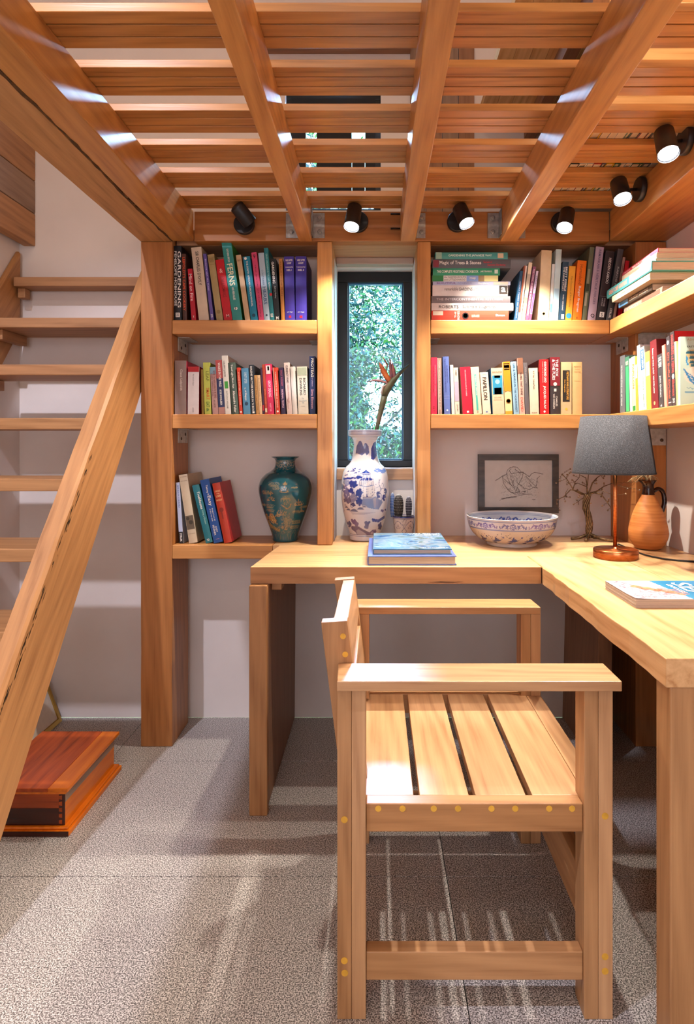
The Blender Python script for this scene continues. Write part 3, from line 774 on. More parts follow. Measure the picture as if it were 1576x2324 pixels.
W1, K1 = '#f2efe8', '#16120f'
A = [
 ('tall black hardback with big white title GARDENING', 395.0, 412.3, 394.6, 558, .215, '#17171a', True, (('GARDENING', W1, .07, .82, .52, .95), ('PENELOPE HOBHOUSE', W1, .07, .80, .10, .40), ('#', W1, .89, .95, .25, .8), ('DK', K1, .90, .94, .35, .7, 'h'))),
 ('brown book with orange spine lettering', 415, 424.5, 411, 576, .19, '#4a2a1e', True, (("LEIPOLDT'S CAPE COOKERY", '#e0552a', .05, .85, .2, .8),)),
 ('short crimson paperback titled Mind on Fire', 435, 445.5, 426, 610, .15, '#b01028', False, (('Mind on Fire', '#f0c8c8', .1, .62, .15, .8), ('x', W1, .90, .94, .4, .65, 'h'))),
 ("thick cream hardback lettered SIR CHARLES D'OYLY", 452, 475, 434, 562, .2, '#cdbba4', True, (("SIR CHARLES D'OYLY", K1, .06, .52, .36, .68),)),
 ('thin violet paperback beside a cream book', 478.6, 486, 461, 576, .17, '#5d4f9a', False, (('Botanie van die Kaap', '#c9c0ea', .08, .55, .25, .75), ('20', W1, .90, .95, .25, .8, 'h'))),
 ('worn olive clothbound book with faint lines', 492, 507, 471, 578, .17, '#a38f62', True, (('THE LIVING PAST', '#7c683c', .05, .12, .15, .85, 'h'), ('o', '#8b7748', .87, .5, .3), ('#', '#8b7748', .15, .158, .1, .9))),
 ('scarlet paperback with a small ampersand', 509, 528, 489, 590, .16, '#b80f1c', False, (('&', '#f0b0a8', .15, .22, .3, .7, 'h'), ('LOVE & ROMANCE', '#7c0a14', .28, .62, .3, .7), ('M', '#f0b0a8', .90, .95, .35, .7, 'h'))),
 ('tall teal hardback titled FERNS', 529, 551, 503, 550, .215, '#2f8a86', True, (('SOUTHERN AFRICAN', W1, .09, .26, .4, .6), ('FERNS', '#f5f0c8', .28, .56, .22, .8), ('AND FERN ALLIES', W1, .58, .74, .38, .6), ('o', W1, .85, .5, .17), ('F', K1, .83, .87, .42, .58, 'h')), {'side': '#3c8a34'}),
 ('pale beige cloth book right of the FERNS volume', 557, 568.5, 535.5, 579, .16, '#c7ab86', True, (('Nasionale Pers', '#9a7c55', .06, .1, .15, .85, 'h'),)),
 ('bright blue book titled THE SOUTH AFRICAN GARDEN MANUAL', 570, 586, 551.5, 583, .17, '#127d9c', True, (('THE SOUTH AFRICAN GARDEN MANUAL', W1, .07, .78, .35, .6), ('o', '#0d4358', .92, .5, .25), ('o', W1, .03, .35, .2))),
 ('pink paperback with number nine at top', 588, 600, 570.5, 573, .16, '#c9436b', False, (('9', K1, .03, .09, .25, .7, 'h'), ('the book of the Cape', '#7a1f3c', .18, .95, .35, .6))),
 ('pale blue book titled HERBS', 600, 613, 586, 574, .16, '#a9bfce', True, (('CONTAINER', '#5f7f98', .25, .48, .3, .6), ('HERBS', '#3c5f88', .5, .76, .2, .8), ('o', '#2c3c50', .92, .5, .18))),
 ('tall narrow dark teal book with red dot', 614, 623.5, 599, 563, .2, '#1f7780', True, (('GRASS GARDENING IN THE CAPE', '#9ad0d0', .08, .46, .3, .7), ('Spitteler', W1, .47, .58, .3, .7), ('o', '#c8242c', .64, .7, .35), ('82', W1, .90, .95, .2, .8, 'h'))),
 ('black paperback titled GARDENING in white capitals', 624, 636, 614, 587, .17, '#141a1c', False, (('GARDENING', W1, .05, .40, .15, .6), ('Aubrey Hoskey', '#b8c0c0', .44, .64, .3, .65), ('M', W1, .93, .98, .3, .75, 'h'))),
 ('slim tan book between black and violet ones', 639, 647, 633, 587, .17, '#b5793a', True, (('KLEUR IN DIE TUIN', '#7c4a1c', .05, .6, .3, .7),)),
 ('violet-blue hardback marked Deel I', 648, 670, 645, 582, .19, '#3a2f92', True, (('VAN WYK', W1, .045, .078, .14, .88, 'h'), ('LOUW', W1, .086, .12, .28, .74, 'h'), ("'n Lewensverhaal", W1, .155, .175, .1, .9, 'h'), ('DEEL I', W1, .2, .228, .25, .75, 'h'), ('J.C. Steyn', W1, .855, .875, .2, .8, 'h'), ('#', '#c01c2c', .92, .955, .38, .62))),
 ('violet-blue hardback marked Deel II', 671.5, 696, 671, 581.5, .19, '#3a2f92', True, (('VAN WYK', W1, .045, .078, .14, .88, 'h'), ('LOUW', W1, .086, .12, .28, .74, 'h'), ("'n Lewensverhaal", W1, .155, .175, .1, .9, 'h'), ('DEEL II', W1, .2, .228, .22, .78, 'h'), ('J.C. Steyn', W1, .855, .875, .2, .8, 'h'), ('#', '#c01c2c', .92, .955, .38, .62))),
]
row(A, 'on upper left shelf', 'books standing on the upper left shelf', 2.3205, ZU1)
B = [
 ('thick taupe hardback with pale vertical lettering, far left', 397, 423, 397, 818, .2, '#84706a', True, (('Claus Leipoldt', '#d8ccc4', .16, .56, .42, .68),), {'side': '#c01e48'}),
 ('thick white book with ornate red top band', 426, 451, 427, 832, .17, '#d8d2d6', False, (('#', '#a8141c', 0, .11, 0, 1), ('Vikas Swarup Six Suspects', '#555555', .15, .4, .42, .55), ('JONKER', '#555555', .86, .96, .42, .55)), {'side': '#b01420'}),
 ('thin dark mustard book', 458, 463, 456, 838, .16, '#7c6418', False, ()),
 ('lime green book titled LEAF and SMART', 465, 479.6, 458.5, 822.5, .18, '#b4bc50', False, (('LEAF', '#6a7420', .17, .36, .4, .85), ('SMART', '#c85a1c', .49, .72, .35, .85), ('EAT', '#3c6a2a', .76, .86, .3, .8), ('&', '#3c6a2a', .88, .95, .3, .7))),
 ('pinkish paperback with small blue top', 483, 496, 475, 833, .15, '#b08c88', False, (('#', '#7396a8', 0, .15, 0, 1), ('NEVER THE WIFE GOING TO BE DEAD', '#7a2c24', .08, .66, .5, .85), ('WHERE THERE IS A WILL', '#6d4a48', .12, .62, .15, .4), ('JAY CARTER', '#50403c', .7, .86, .3, .6))),
 ('paperback WALKS IN THE WILD, red top over navy', 497, 511.5, 488, 817, .16, '#232c58', False, (('#', '#a84a48', 0, .34, 0, 1), ('#', '#a87c74', .87, 1, 0, 1), ('WALKS IN THE WILD', W1, .05, .5, .35, .72), ('PETER WOHLLEBEN', W1, .55, .83, .35, .65))),
 ('tall white paperback with a green square', 512, 525, 501.5, 807, .17, '#dedbd4', False, (('CELERY JUICE', '#44403c', .09, .36, .15, .5), ('#', '#3f9a3c', .44, .56, .2, .8), ('ANTHONY WILLIAM', '#8c8c84', .6, .9, .35, .65))),
 ('grey-green book with white handwriting', 527.5, 542.5, 518, 823, .18, '#47584e', True, (("Travel Light, Move Fast", W1, .04, .5, .3, .65), ('Alexandra Fuller', W1, .55, .97, .35, .7))),
 ('orange-red narrow paperback', 544, 551, 537.5, 834, .15, '#c8381c', False, (('STORIES KAPTEIN THE HOUSE', '#f0c0a8', .1, .8, .3, .7), ('o', W1, .95, .5, .3))),
 ('sky blue paperback with white lettering', 553, 569, 548, 835.5, .16, '#4c86ac', False, (('CHRISTY LEFTERI', '#c4dcea', .09, .33, .35, .7), ('The', W1, .42, .46, .3, .5), ('of Aleppo', W1, .48, .70, .25, .62), ('o', '#1c3c58', .77, .5, .25))),
 ("navy book titled KRINGE IN 'N BOS", 570.5, 581, 565, 828, .17, '#1a222c', False, (("DALENE MATTHEE KRINGE IN 'N BOS", W1, .03, .93, .28, .68), ('#', W1, .94, .98, .3, .75))),
 ('short tan paperback', 582, 588.4, 577, 851, .13, '#b98a50', False, (('AIRPORT OLD TIME GUIDE', '#7c5428', .08, .9, .3, .65),)),
 ('short cream paperback', 589.4, 596, 584, 851, .13, '#d8b488', False, (('Robinson De la Rey', '#8c6430', .08, .8, .3, .65),)),
 ('slim dark plum paperback', 597, 601, 591, 834, .15, '#3c1c38', False, (('#', '#b82030', .8, .92, .1, .9),)),
 ('rust red paperback with cream base', 602, 608, 593, 827, .15, '#a83c20', False, (('BOUNTY HUNTER', '#e08050', .5, .8, .3, .7), ('#', '#d8c8a8', .88, .96, .15, .85))),
 ('hot pink paperback with small photo at top', 608.8, 623, 600, 826, .16, '#c82050', False, (('#', '#e8d8d8', .03, .2, .12, .8), ('#', '#3c3030', .05, .13, .35, .62), ('GROW DEALING', '#f4c8d4', .33, .66, .3, .72), ('HESTER', '#f4a0b8', .78, .95, .35, .6))),
 ('second orange-red paperback, with white edges', 626, 636.5, 619.5, 834, .16, '#c23a1c', False, (('#', '#d8b8a0', 0, 1, 0, .1), ('MARIANA KEYES IN THE GAME OF THRONES', '#f0c0a8', .1, .86, .35, .65), ('o', W1, .94, .5, .22))),
 ('dark purple paperback titled NORMAL PEOPLE', 639, 649, 633.5, 834, .16, '#2a1a3c', False, (('SALLY ROONEY', '#b0506c', .06, .40, .3, .68), ('NORMAL PEOPLE', '#e8b8c8', .47, .86, .3, .68))),
 ('pinkish white paperback titled CURRENCY WARS', 652, 664, 644.6, 823, .17, '#d0bcb4', False, (('CURRENCY WARS', '#2c2828', .05, .40, .3, .7), ('THE MAKING OF THE NEXT GLOBAL CRISIS', '#a06058', .42, .78, .4, .6), ('JAMES RICKARDS', '#a03830', .7, .9, .2, .36))),
 ('plain white hardback', 665, 675.6, 659, 832, .17, '#d4cdc4', True, ()),
 ("thick cream paperback, THE ANCESTOR'S TALE", 677.6, 700.5, 674, 832, .17, '#d8d2c0', False, (('#', '#a8b49c', .02, .18, .05, .95), ('RICHARD', '#3c3c34', .24, .60, .58, .82), ('DAWKINS', '#3c3c34', .24, .60, .22, .46), ('The', '#8ca0a8', .65, .68, .38, .6, 'h'), ("Ancestor's", '#8ca0a8', .695, .73, .12, .88, 'h'), ('Tale', '#8ca0a8', .74, .77, .38, .6, 'h'), ('Winner', '#a8a49c', .82, .84, .3, .7, 'h'))),
 ('tall dark blue book titled PROTEAS', 703, 716.4, 702.5, 808, .19, '#20305c', True, (('PROTEAS', W1, .04, .36, .3, .75), ('for pleasure', '#c8b8d8', .37, .52, .35, .6), ('Sima Eliovson', '#d8a8b8', .57, .9, .3, .7))),
]
row(B, 'on middle left shelf', 'books standing on the middle left shelf', 2.3205, ZM1)
# leaning books on the lowest left shelf
C_ = [
 ('thin pale blue book with black base, far left', 407.6, 416.5, 399, 1095, .14, '#a8b4cc', False, (('#', '#16161a', .81, 1, 0, 1), ('BONSAI IN COUNTRY', '#3c548c', .05, .42, .3, .7), ('STRUIK', W1, .83, .97, .25, .75))),
 ('thick cream book with sketched ship scene', 429.6, 449, 404, 1078, .19, '#b9a98e', True, (('#', '#8c7c64', .03, .036, .1, .9), ('#', '#8c7c64', .09, .096, .1, .9), ('#', '#5c5040', .60, .80, .05, .95), ('o', '#3a3226', .64, .3, .2), ('o', '#3a3226', .70, .6, .25), ('#', '#8c7c64', .86, .866, .1, .9))),
 ('teal book titled TreeHouses Living a Dream', 467.7, 484, 436, 1102, .18, '#1e6f7c', True, (('TreeHouses', W1, .12, .42, .45, .82), ('Living a Dream', '#a8d8c8', .44, .68, .5, .78), ('YD', W1, .93, .965, .25, .65, 'h'))),
 ('blue paperback titled Taking it Easy', 486, 507, 454, 1090, .18, '#1d53a4', False, (('Taking it', W1, .09, .25, .42, .68), ('Easy', W1, .26, .42, .32, .78), ('Recipes from 50', W1, .46, .66, .55, .72), ("of SA's top chefs", W1, .46, .66, .3, .47), ('ANDY', W1, .74, .84, .52, .72), ('FENNER', W1, .72, .88, .25, .45), ('#', '#e8a0a0', .94, .945, .3, .7))),
 ('red book titled CHATEAUX of the LOIRE', 509.6, 527.5, 481.5, 1097.5, .17, '#b83a20', True, (('CHATEAUX', '#f0c890', .12, .15, .15, .85, 'h'), ('of the', '#f0c890', .165, .185, .3, .7, 'h'), ('LOIRE', '#f0c890', .20, .235, .2, .8, 'h'), ('IAN DUNLOP', '#f0c890', .27, .30, .12, .88, 'h'), ('o', '#8a2814', .45, .5, .3), ('#', '#8a2814', .42, .6, .42, .58)), {'side': '#b01418'}),
]
prev_n = set(o.name for o in bpy.data.objects)
row(C_, 'on lowest left shelf', 'books leaning on the lowest left shelf', 2.336, .7687)

# lying stack, upper right shelf ----------------------------------------
def lying(ph, X0, X1, yt, yb, Ys, zb, t, D, color, hard, texts, group, suffix, **kw):
    x0, x1 = px(X0, Ys), px(X1, Ys)
    make_book(ph + ' ' + suffix, group, (x1, Ys, zb), 0, R(-90), t, x1-x0, D, color, texts, hard, **kw)
Ds = [
 ('orange-red hardback titled THE MOVIES, lowest', 979.7, 1155, 701, 725, .2, '#c8402c', True, (('#', '#e8dcc8', .02, .15, .55, .95), ('THE', '#f0d8c8', .30, .32, .3, .9, 'v'), ('o', '#1c1410', .44, .5, .33), ('o', '#e8dcc8', .44, .5, .22), ('MOVIES', '#f0d8c8', .335, .365, .1, .95, 'v'), ('RICHARD GRIFFITH and ARTHUR MAYER', '#f0c8a8', .52, .62, .35, .6), ('Simon', W1, .83, .95, .45, .65))),
 ('white hardback titled Sunbirds and Sugarbirds', 979.7, 1165.7, 683.5, 700.5, .19, '#ddd3cf', True, (('ROBERTS', '#3c3430', .09, .33, .3, .7), ('Sunbirds and Sugarbirds', '#3c3430', .38, .78, .22, .72))),
 ('grey hardback titled THE INTERCONTINENTAL KITCHEN', 979.7, 1158.6, 667, 683, .19, '#6d6468', True, (('THE INTERCONTINENTAL KITCHEN', '#c8c0c4', .06, .9, .35, .72),)),
 ('thick white book titled remarkable GARDENS', 982, 1153, 641.8, 666.5, .2, '#e0d8d6', True, (('remarkable', '#6c6460', .16, .34, .5, .78), ('GARDENS', '#2c2824', .35, .53, .48, .76), ('of South Africa', '#8c8480', .54, .78, .48, .76), ('#', '#3c3836', .885, .995, .2, .95), ('a', W1, .91, .97, .35, .8))),
 ('thin floral book with pale blue spine', 983, 1159, 633, 641.3, .19, '#b4bcdc', False, (('BEAUTIFUL', '#7a5a9c', .05, .3, .25, .8), ('INDIGENOUS', '#8c98c8', .32, .5, .25, .8), ('#', '#e8c8b8', .78, .97, .1, .9), ('Gardens', W1, .58, .72, .2, .8))),
 ('patchwork-spined paperback the GARDEN ROUTE', 981.7, 1131, 619, 632.6, .16, '#e4e0dc', False, (('#', '#2c7c48', 0, .17, 0, 1), ('#', '#8ca8e0', .52, .7, 0, 1), ('#', '#a08c68', .7, .79, 0, 1), ('#', '#ece4a0', .79, 1, 0, 1), ('the GARDEN ROUTE', '#7c7c78', .18, .51, .55, .88), ('and LITTLE KAROO', '#7c7c78', .18, .5, .14, .46), ('map', W1, .57, .66, .3, .7))),
 ('green hardback titled THE COMPLETE VEGETABLE COOKBOOK', 982.7, 1135, 602, 618.5, .17, '#2c8a68', True, (('THE COMPLETE VEGETABLE COOKBOOK', W1, .06, .68, .35, .7), ('JAMES STRAWBRIDGE', W1, .71, .88, .35, .65), ('#', '#d8e8d8', .92, .97, .25, .8))),
 ('dark hardback titled Magic of Trees & Stones', 982, 1160, 581, 601.3, .19, '#50545c', True, (('Magic of Trees & Stones', W1, .09, .62, .3, .82), ('Secrets of', '#c8303c', .65, .76, .55, .8), ('Japanese Gardening', '#c8303c', .70, .93, .2, .48), ('#', '#7c3040', .01, .08, .1, .9))),
 ('teal cloth book titled GARDENING THE JAPANESE WAY, topmost', 988.4, 1153, 565, 580.6, .18, '#3f8a88', True, (('GARDENING THE JAPANESE WAY', '#e8f4ec', .18, .78, .3, .7), ('#', '#8cb0a0', .01, .09, 0, 1), ('#', '#d8c0a0', .86, .94, .15, .85))),
]
YD = 2.322; z = ZU1 + .0004
def fix_v(tx): return tuple(tx)
for (ph, X0, X1, yt, yb, D, color, hard, texts) in Ds:
    t = (yb-yt)*YD/F + .0
    tt = []
    for q in texts:
        if len(q) == 7:   # 'v': word running across the spine on a lying book
            q = q[:6]
            tt.append((q[0], q[1], q[2], q[3], q[4], q[5], 'h')); continue
        tt.append(q)
    lying(ph, X0, X1, yt, yb, YD, z, t-.0005, D, color, hard, tt, 'lying books in the upper right stack', 'in garden book stack')
    z += t
# upright books right of the stack
D2 = [
 ('thin dark blue book leaning next to the stack', 1168, 1174.5, 1181, 615, .17, '#1f4a6c', False, (('GREAT TREES OF AFRICA', '#a8a8c8', .2, .95, .3, .7),)),
 ('brown and white thin leaning book', 1175.5, 1183, 1190, 603, .19, '#d8ccc0', False, (('#', '#8c4a34', 0, .6, 0, .5), ('#', '#a83c24', .6, .85, 0, .5)), {'side': '#6c4434'}),
 ('cream and grey photo-spined leaning book', 1184, 1192, 1201, 596, .18, '#c0b4a0', False, (('#', '#ead8b8', 0, .2, 0, 1), ('#', '#7c7468', .6, .7, 0, 1), ('#', '#f0b070', .72, 1, 0, 1))),
 ('purple leaning paperback with white lettering', 1193, 1200, 1210.5, 605, .15, '#7c4464', False, (('HISTORIC CUISINE FOR SOUTHERN', '#f0d8e0', .05, .9, .25, .75),)),
 ('thin pink and white leaning booklet', 1201, 1206, 1218, 615, .14, '#d8c8dc', False, (('#', '#d848a0', .45, .85, .1, .9), ('COUNTRY', '#6c50a0', .1, .42, .2, .8), ('#', '#8c4060', .86, 1, 0, 1))),
 ('big plain cream clothbound volume', 1222, 1245.5, 1230, 568.5, .2, '#dcc49c', True, (('o', '#b09468', .9, .5, .16), ('o', '#dcc49c', .9, .5, .12))),
 ('narrow speckled white and blue book', 1246.5, 1253, 1254, 599, .17, '#d8dcd8', False, (('#', '#5c8cb0', .7, .85, .1, .9),)),
 ('tall pale sky-blue book', 1254, 1267, 1262, 566, .21, '#c4dce0', True, (('#', '#a0c4d8', .55, .8, .1, .9),)),
 ('navy book titled THE INSIDE STORY', 1268, 1282, 1278, 594, .17, '#1c3c54', False, (('BRETT KEBBLE', W1, .09, .5, .55, .85), ('THE INSIDE STORY', W1, .09, .5, .2, .45), ('BARRY SERGEANT', '#d8d8d8', .56, .83, .4, .62), ('#', W1, .89, .97, .4, .85))),
 ('yellow book with round blue emblem', 1283.5, 1298, 1293, 604, .17, '#f0a838', False, (('The Essence of Perfecting', '#b07c2c', .18, .75, .35, .65), ('o', '#2f8cc0', .91, .5, .42))),
 ('orange book titled Humankind', 1299.5, 1320, 1312, 592, .18, '#f07818', True, (('Humankind', '#a04a10', .07, .40, .3, .65), ('Rutger Bregman', W1, .43, .86, .3, .62), ('#', '#a04a10', .94, .97, .4, .55))),
 ('tall mottled grey-green book', 1321.5, 1331.5, 1340, 561, .21, '#5c6450', True, (('#', '#8c8c78', .3, .5, .1, .6), ('#', '#a09c8c', .62, .8, .1, .6), ('#', '#2c3428', .5, .6, .1, .8))),
 ('tall lilac book titled REMARKABLE HERITAGE HOUSES', 1334, 1352, 1354, 561, .2, '#b8a4b8', True, (('REMARKABLE HERITAGE HOUSES', '#6c6080', .04, .78, .4, .7), ('Q', K1, .91, .965, .3, .8, 'h'))),
 ('black book titled HIDDEN KAROO', 1353.5, 1374, 1376, 571, .2, '#2c262c', True, (('HIDDEN KAROO', W1, .1, .47, .45, .75), ('PATRICIA KRAMER', '#c8c0c0', .68, .8, .55, .7), ('ALAIN PROUST', '#c8c0c0', .68, .8, .3, .45), ('#', '#a8a0a0', .655, .658, .1, .95), ('#', W1, .88, .955, .3, .8), ('S', '#2c262c', .89, .945, .45, .65, 'h'))),
 ('dark grey glossy book titled KAROO', 1376, 1388.5, 1404, 566, .19, '#4c4c50', True, (('KAROO MOONS', '#c0c0c0', .25, .7, .4, .75), ('STRUIK', '#f0e8e0', .83, .97, .35, .75))),
 ('slim dusty pink book', 1391, 1396.5, 1415, 584, .17, '#a88478', False, (('CAROLYN', '#5c4038', .1, .3, .2, .7),)),
 ('bright red book behind the lying stack', 1402, 1411, 1421, 592, .17, '#b80c20', False, ()),
]
row(D2, 'on upper right back shelf', 'books standing on the upper right back shelf', 2.3205, ZU1)
E = [
 ('rose-red paperback at far left', 979, 992.5, 979, 811, .18, '#d82448', False, (('CALEDONIA THE COUNTRY CONVERSATION', '#f07888', .13, .68, .6, .8), ('ON THE LAND OF THE VOLCANO', '#5c1024', .15, .62, .28, .48), ('ELT', '#8c1c34', .86, .95, .3, .65))),
 ('taupe paperback with pale lettering', 995, 1004, 993.5, 812, .17, '#9c8274', False, (('NAOMI NICHOLAS TALES SKIN IN THE GAME', '#e0d0c4', .05, .92, .3, .65), ('#', '#e0d0c4', 0, 1, 0, .12))),
 ('blue clothbound book', 1009, 1023, 1005, 809, .17, '#5468a8', True, (('ALAIN DE BOTTON', '#2c3470', .15, .45, .55, .78), ('THE CONSOLATIONS OF PHILOSOPHY', '#2c3470', .04, .62, .25, .45), ('#', '#8c98c8', .68, .685, .05, .95), ('#', '#8c98c8', .72, .725, .05, .95), ('o', W1, .93, .5, .14))),
 ('slim white paperback', 1026, 1033, 1022, 828, .16, '#d8ccc4', False, ()),
 ('cream paperback with lilac middle', 1034, 1044, 1030, 834, .15, '#d8c8b4', False, (('#', '#a89cb0', .3, .72, .05, .95), ('SUMMIT', '#5c4c44', .05, .18, .35, .65), ('CENTURY', '#5c4c44', .78, .94, .4, .7))),
 ('crimson book with tiny white lettering', 1051, 1074, 1044.5, 833, .18, '#b01230', False, (('THE UNKNOWN FALLING BY NUMBER', '#f0a8b0', .06, .62, .42, .55), ('#', W1, .93, .97, .42, .62)), {'side': '#b49484'}),
 ('cream paperback with long teal stripe', 1076, 1094.5, 1068.6, 833, .16, '#dcc8ac', False, (('#', '#4aa89c', .16, .92, .38, .62), ('QUEESON THE AMERICANS', '#dcf0e8', .18, .6, .42, .58), ('X', '#5c4c3c', .93, .97, .42, .6, 'h'))),
 ('cream paperback titled PAPILLON in bold black', 1097, 1115, 1090, 845, .15, '#ddcab4', False, (('PAPILLON', K1, .12, .66, .25, .72), ('HENRI', '#a89c8c', .04, .06, .3, .7, 'h'), ('#', '#3c5c9c', .93, .96, .4, .6))),
 ('cream book with blue portrait panel', 1119.4, 1146, 1115, 835, .18, '#d8bc9c', False, (('SHACKLETON', '#6c5c4c', .07, .11, .08, .92, 'h'), ('#', '#2c8ab0', .165, .57, .08, .92), ('o', '#8cd0dc', .30, .5, .2), ('#', '#16506c', .165, .22, .25, .75), ('#', '#16506c', .43, .57, .2, .82), ('ROLAND', '#a89478', .62, .65, .2, .8, 'h'), ('HUNTFORD', '#a89478', .67, .7, .15, .85, 'h')), {'side': '#1c5c88'}),
 ('orange over cream cloth book with sun emblem', 1148, 1164, 1141.5, 821, .18, '#f0d098', True, (('#', '#e08a1c', 0, .56, 0, 1), ('#', '#b0640c', .03, .16, .1, .9), ('FORMING', '#e8b860', .045, .065, .15, .85, 'h'), ('EUTOPIA', '#e8b860', .12, .14, .15, .85, 'h'), ('o', '#8c6020', .75, .5, .34), ('o', '#f0d098', .75, .5, .27), ('#', '#e09a2c', .94, 1, 0, 1))),
 ('pale blue book titled LIFE & TRAVELS IN THE NORTHWEST', 1167, 1179, 1160, 820.6, .17, '#8cb4cc', True, (('LIFE & TRAVELS IN THE NORTHWEST', '#28486c', .04, .96, .32, .68),)),
 ('brown over pink book titled SCARS THAT SHINE', 1180, 1192, 1175, 812, .17, '#d8a898', False, (('#', '#7c5440', 0, .28, 0, 1), ('SCARS THAT SHINE', K1, .26, .66, .35, .75), ('DAVID', '#d85c4c', .7, .95, .3, .75))),
 ('dark grey slim cloth book', 1193.5, 1202.5, 1188, 823, .16, '#585458', True, (('WINSTON', '#8c888c', .08, .4, .3, .7),)),
 ('tall plain cream paperback', 1204, 1224, 1200.6, 835, .16, '#dcc4ac', False, (('W. B. Yeats  Collected Poems', '#3c342c', .06, .46, .45, .62), ('PICADOR', '#3c342c', .955, .98, .2, .8, 'h'))),
 ('red book titled OUR POISONED LAND', 1226.5, 1247, 1225, 815.5, .18, '#b01418', False, (('OUR POISONED LAND', W1, .04, .42, .5, .75), ('LIVING IN THE SHADOWS', '#e0a8a0', .04, .42, .3, .4), ('JACQUES PAUW', W1, .48, .9, .35, .68), ('o', W1, .95, .5, .12)), {'side': '#7c2420'}),
 ('maroon over black book titled THE FOX & THE FLIES', 1250, 1272, 1249, 810.5, .19, '#2c2426', True, (('#', '#6c1420', 0, .5, 0, 1), ('THE FOX', W1, .04, .34, .55, .82), ('& THE FLIES', W1, .04, .4, .22, .48), ('o', '#d8ccc4', .47, .5, .19), ('#', '#d8ccc4', .55, .60, .38, .62), ('CHARLES', '#d8d0c8', .68, .86, .55, .72), ('VAN ONSELEN', '#d8d0c8', .64, .9, .28, .45)), {'side': '#5c1820'}),
 ('beige paperback with black label panel', 1274, 1298, 1274, 821, .17, '#c0a47c', False, (('#', '#1c1814', .16, .76, .15, .82), ('VIETNAM WAR LITERATURE', '#e0a03c', .18, .72, .52, .72), ('Don Ringnalda', '#e0a03c', .34, .58, .28, .42), ('o', '#d8a83c', .9, .5, .12))),
 ('tan old clothbound book at right end', 1300, 1321.7, 1300, 821, .17, '#c09a68', True, (('MEREDITH', '#8c6c40', .08, .1, .15, .85, 'h'), ('DUTCH', '#8c6c40', .13, .15, .25, .75, 'h'), ('WORLD STORIES', '#8c6c40', .18, .2, .15, .85, 'h'), ('#', '#8c6c40', .36, .365, .15, .85))),
]
row(E, 'on middle back shelf', 'books standing on the middle right back shelf', 2.3205, ZM1)
# right wall, upper shelf: lying stack with spines to the left
Gs = [  # x spine, y near, y far, thickness, depth
 ('cream-spined book with brown streaks, lowest', .912, 1.925, 2.225, .030, .19, '#b49c8c', True, (('#', '#8c6c5c', .5, .95, .2, .9), ('KAROO', '#d8c8bc', .1, .4, .3, .7))),
 ('blue and brown photo-spined book, second from bottom', .900, 1.975, 2.245, .021, .18, '#3c342c', False, (('#', '#5c94c8', .0, .3, .1, .9), ('COUNTRY GARDENS', '#e8e0d0', .35, .9, .25, .75))),
 ('pale cream book protruding under the teal one', .872, 1.925, 2.235, .023, .2, '#d8ccac', True, (('Cottage Gardening', '#c88c5c', .25, .6, .3, .7),)),
 ('bulky teal book with pink lettering', .868, 1.905, 2.275, .031, .21, '#3c8f92', True, (('GREAT CAPE GARDENS', '#e8907c', .06, .5, .25, .75), ('#', '#8cc4d4', .55, .97, .1, .95), ('fly', W1, .6, .7, .2, .8))),
 ('thin pale green book', .885, 1.915, 2.215, .011, .19, '#9cc4b8', False, ()),
 ('beige book second from top', .893, 1.925, 2.195, .022, .19, '#dccdb4', True, (('Herbs for gardens', '#c8a078', .2, .55, .3, .7),)),
 ('crimson book titled STEEP FRAME CONSTRUCTION, topmost', .897, 1.925, 2.205, .014, .19, '#b83044', False, (('TIMBER FRAME CONSTRUCTION', W1, .3, .8, .25, .75), ('J. Burchell', '#f0c8c8', .03, .24, .3, .7))),
]
z = ZU1+.0004
for (ph, xs_, yn, yf, t, D, c, hd, tx) in Gs:
    ph = ph.replace('STEEP FRAME', 'TIMBER FRAME')
    make_book(ph + ' in right wall stack', 'lying books on the upper right wall shelf', (xs_, yn, z), R(-90), R(-90), t-.0004, yf-yn, D, c, tx, hd)
    z += t
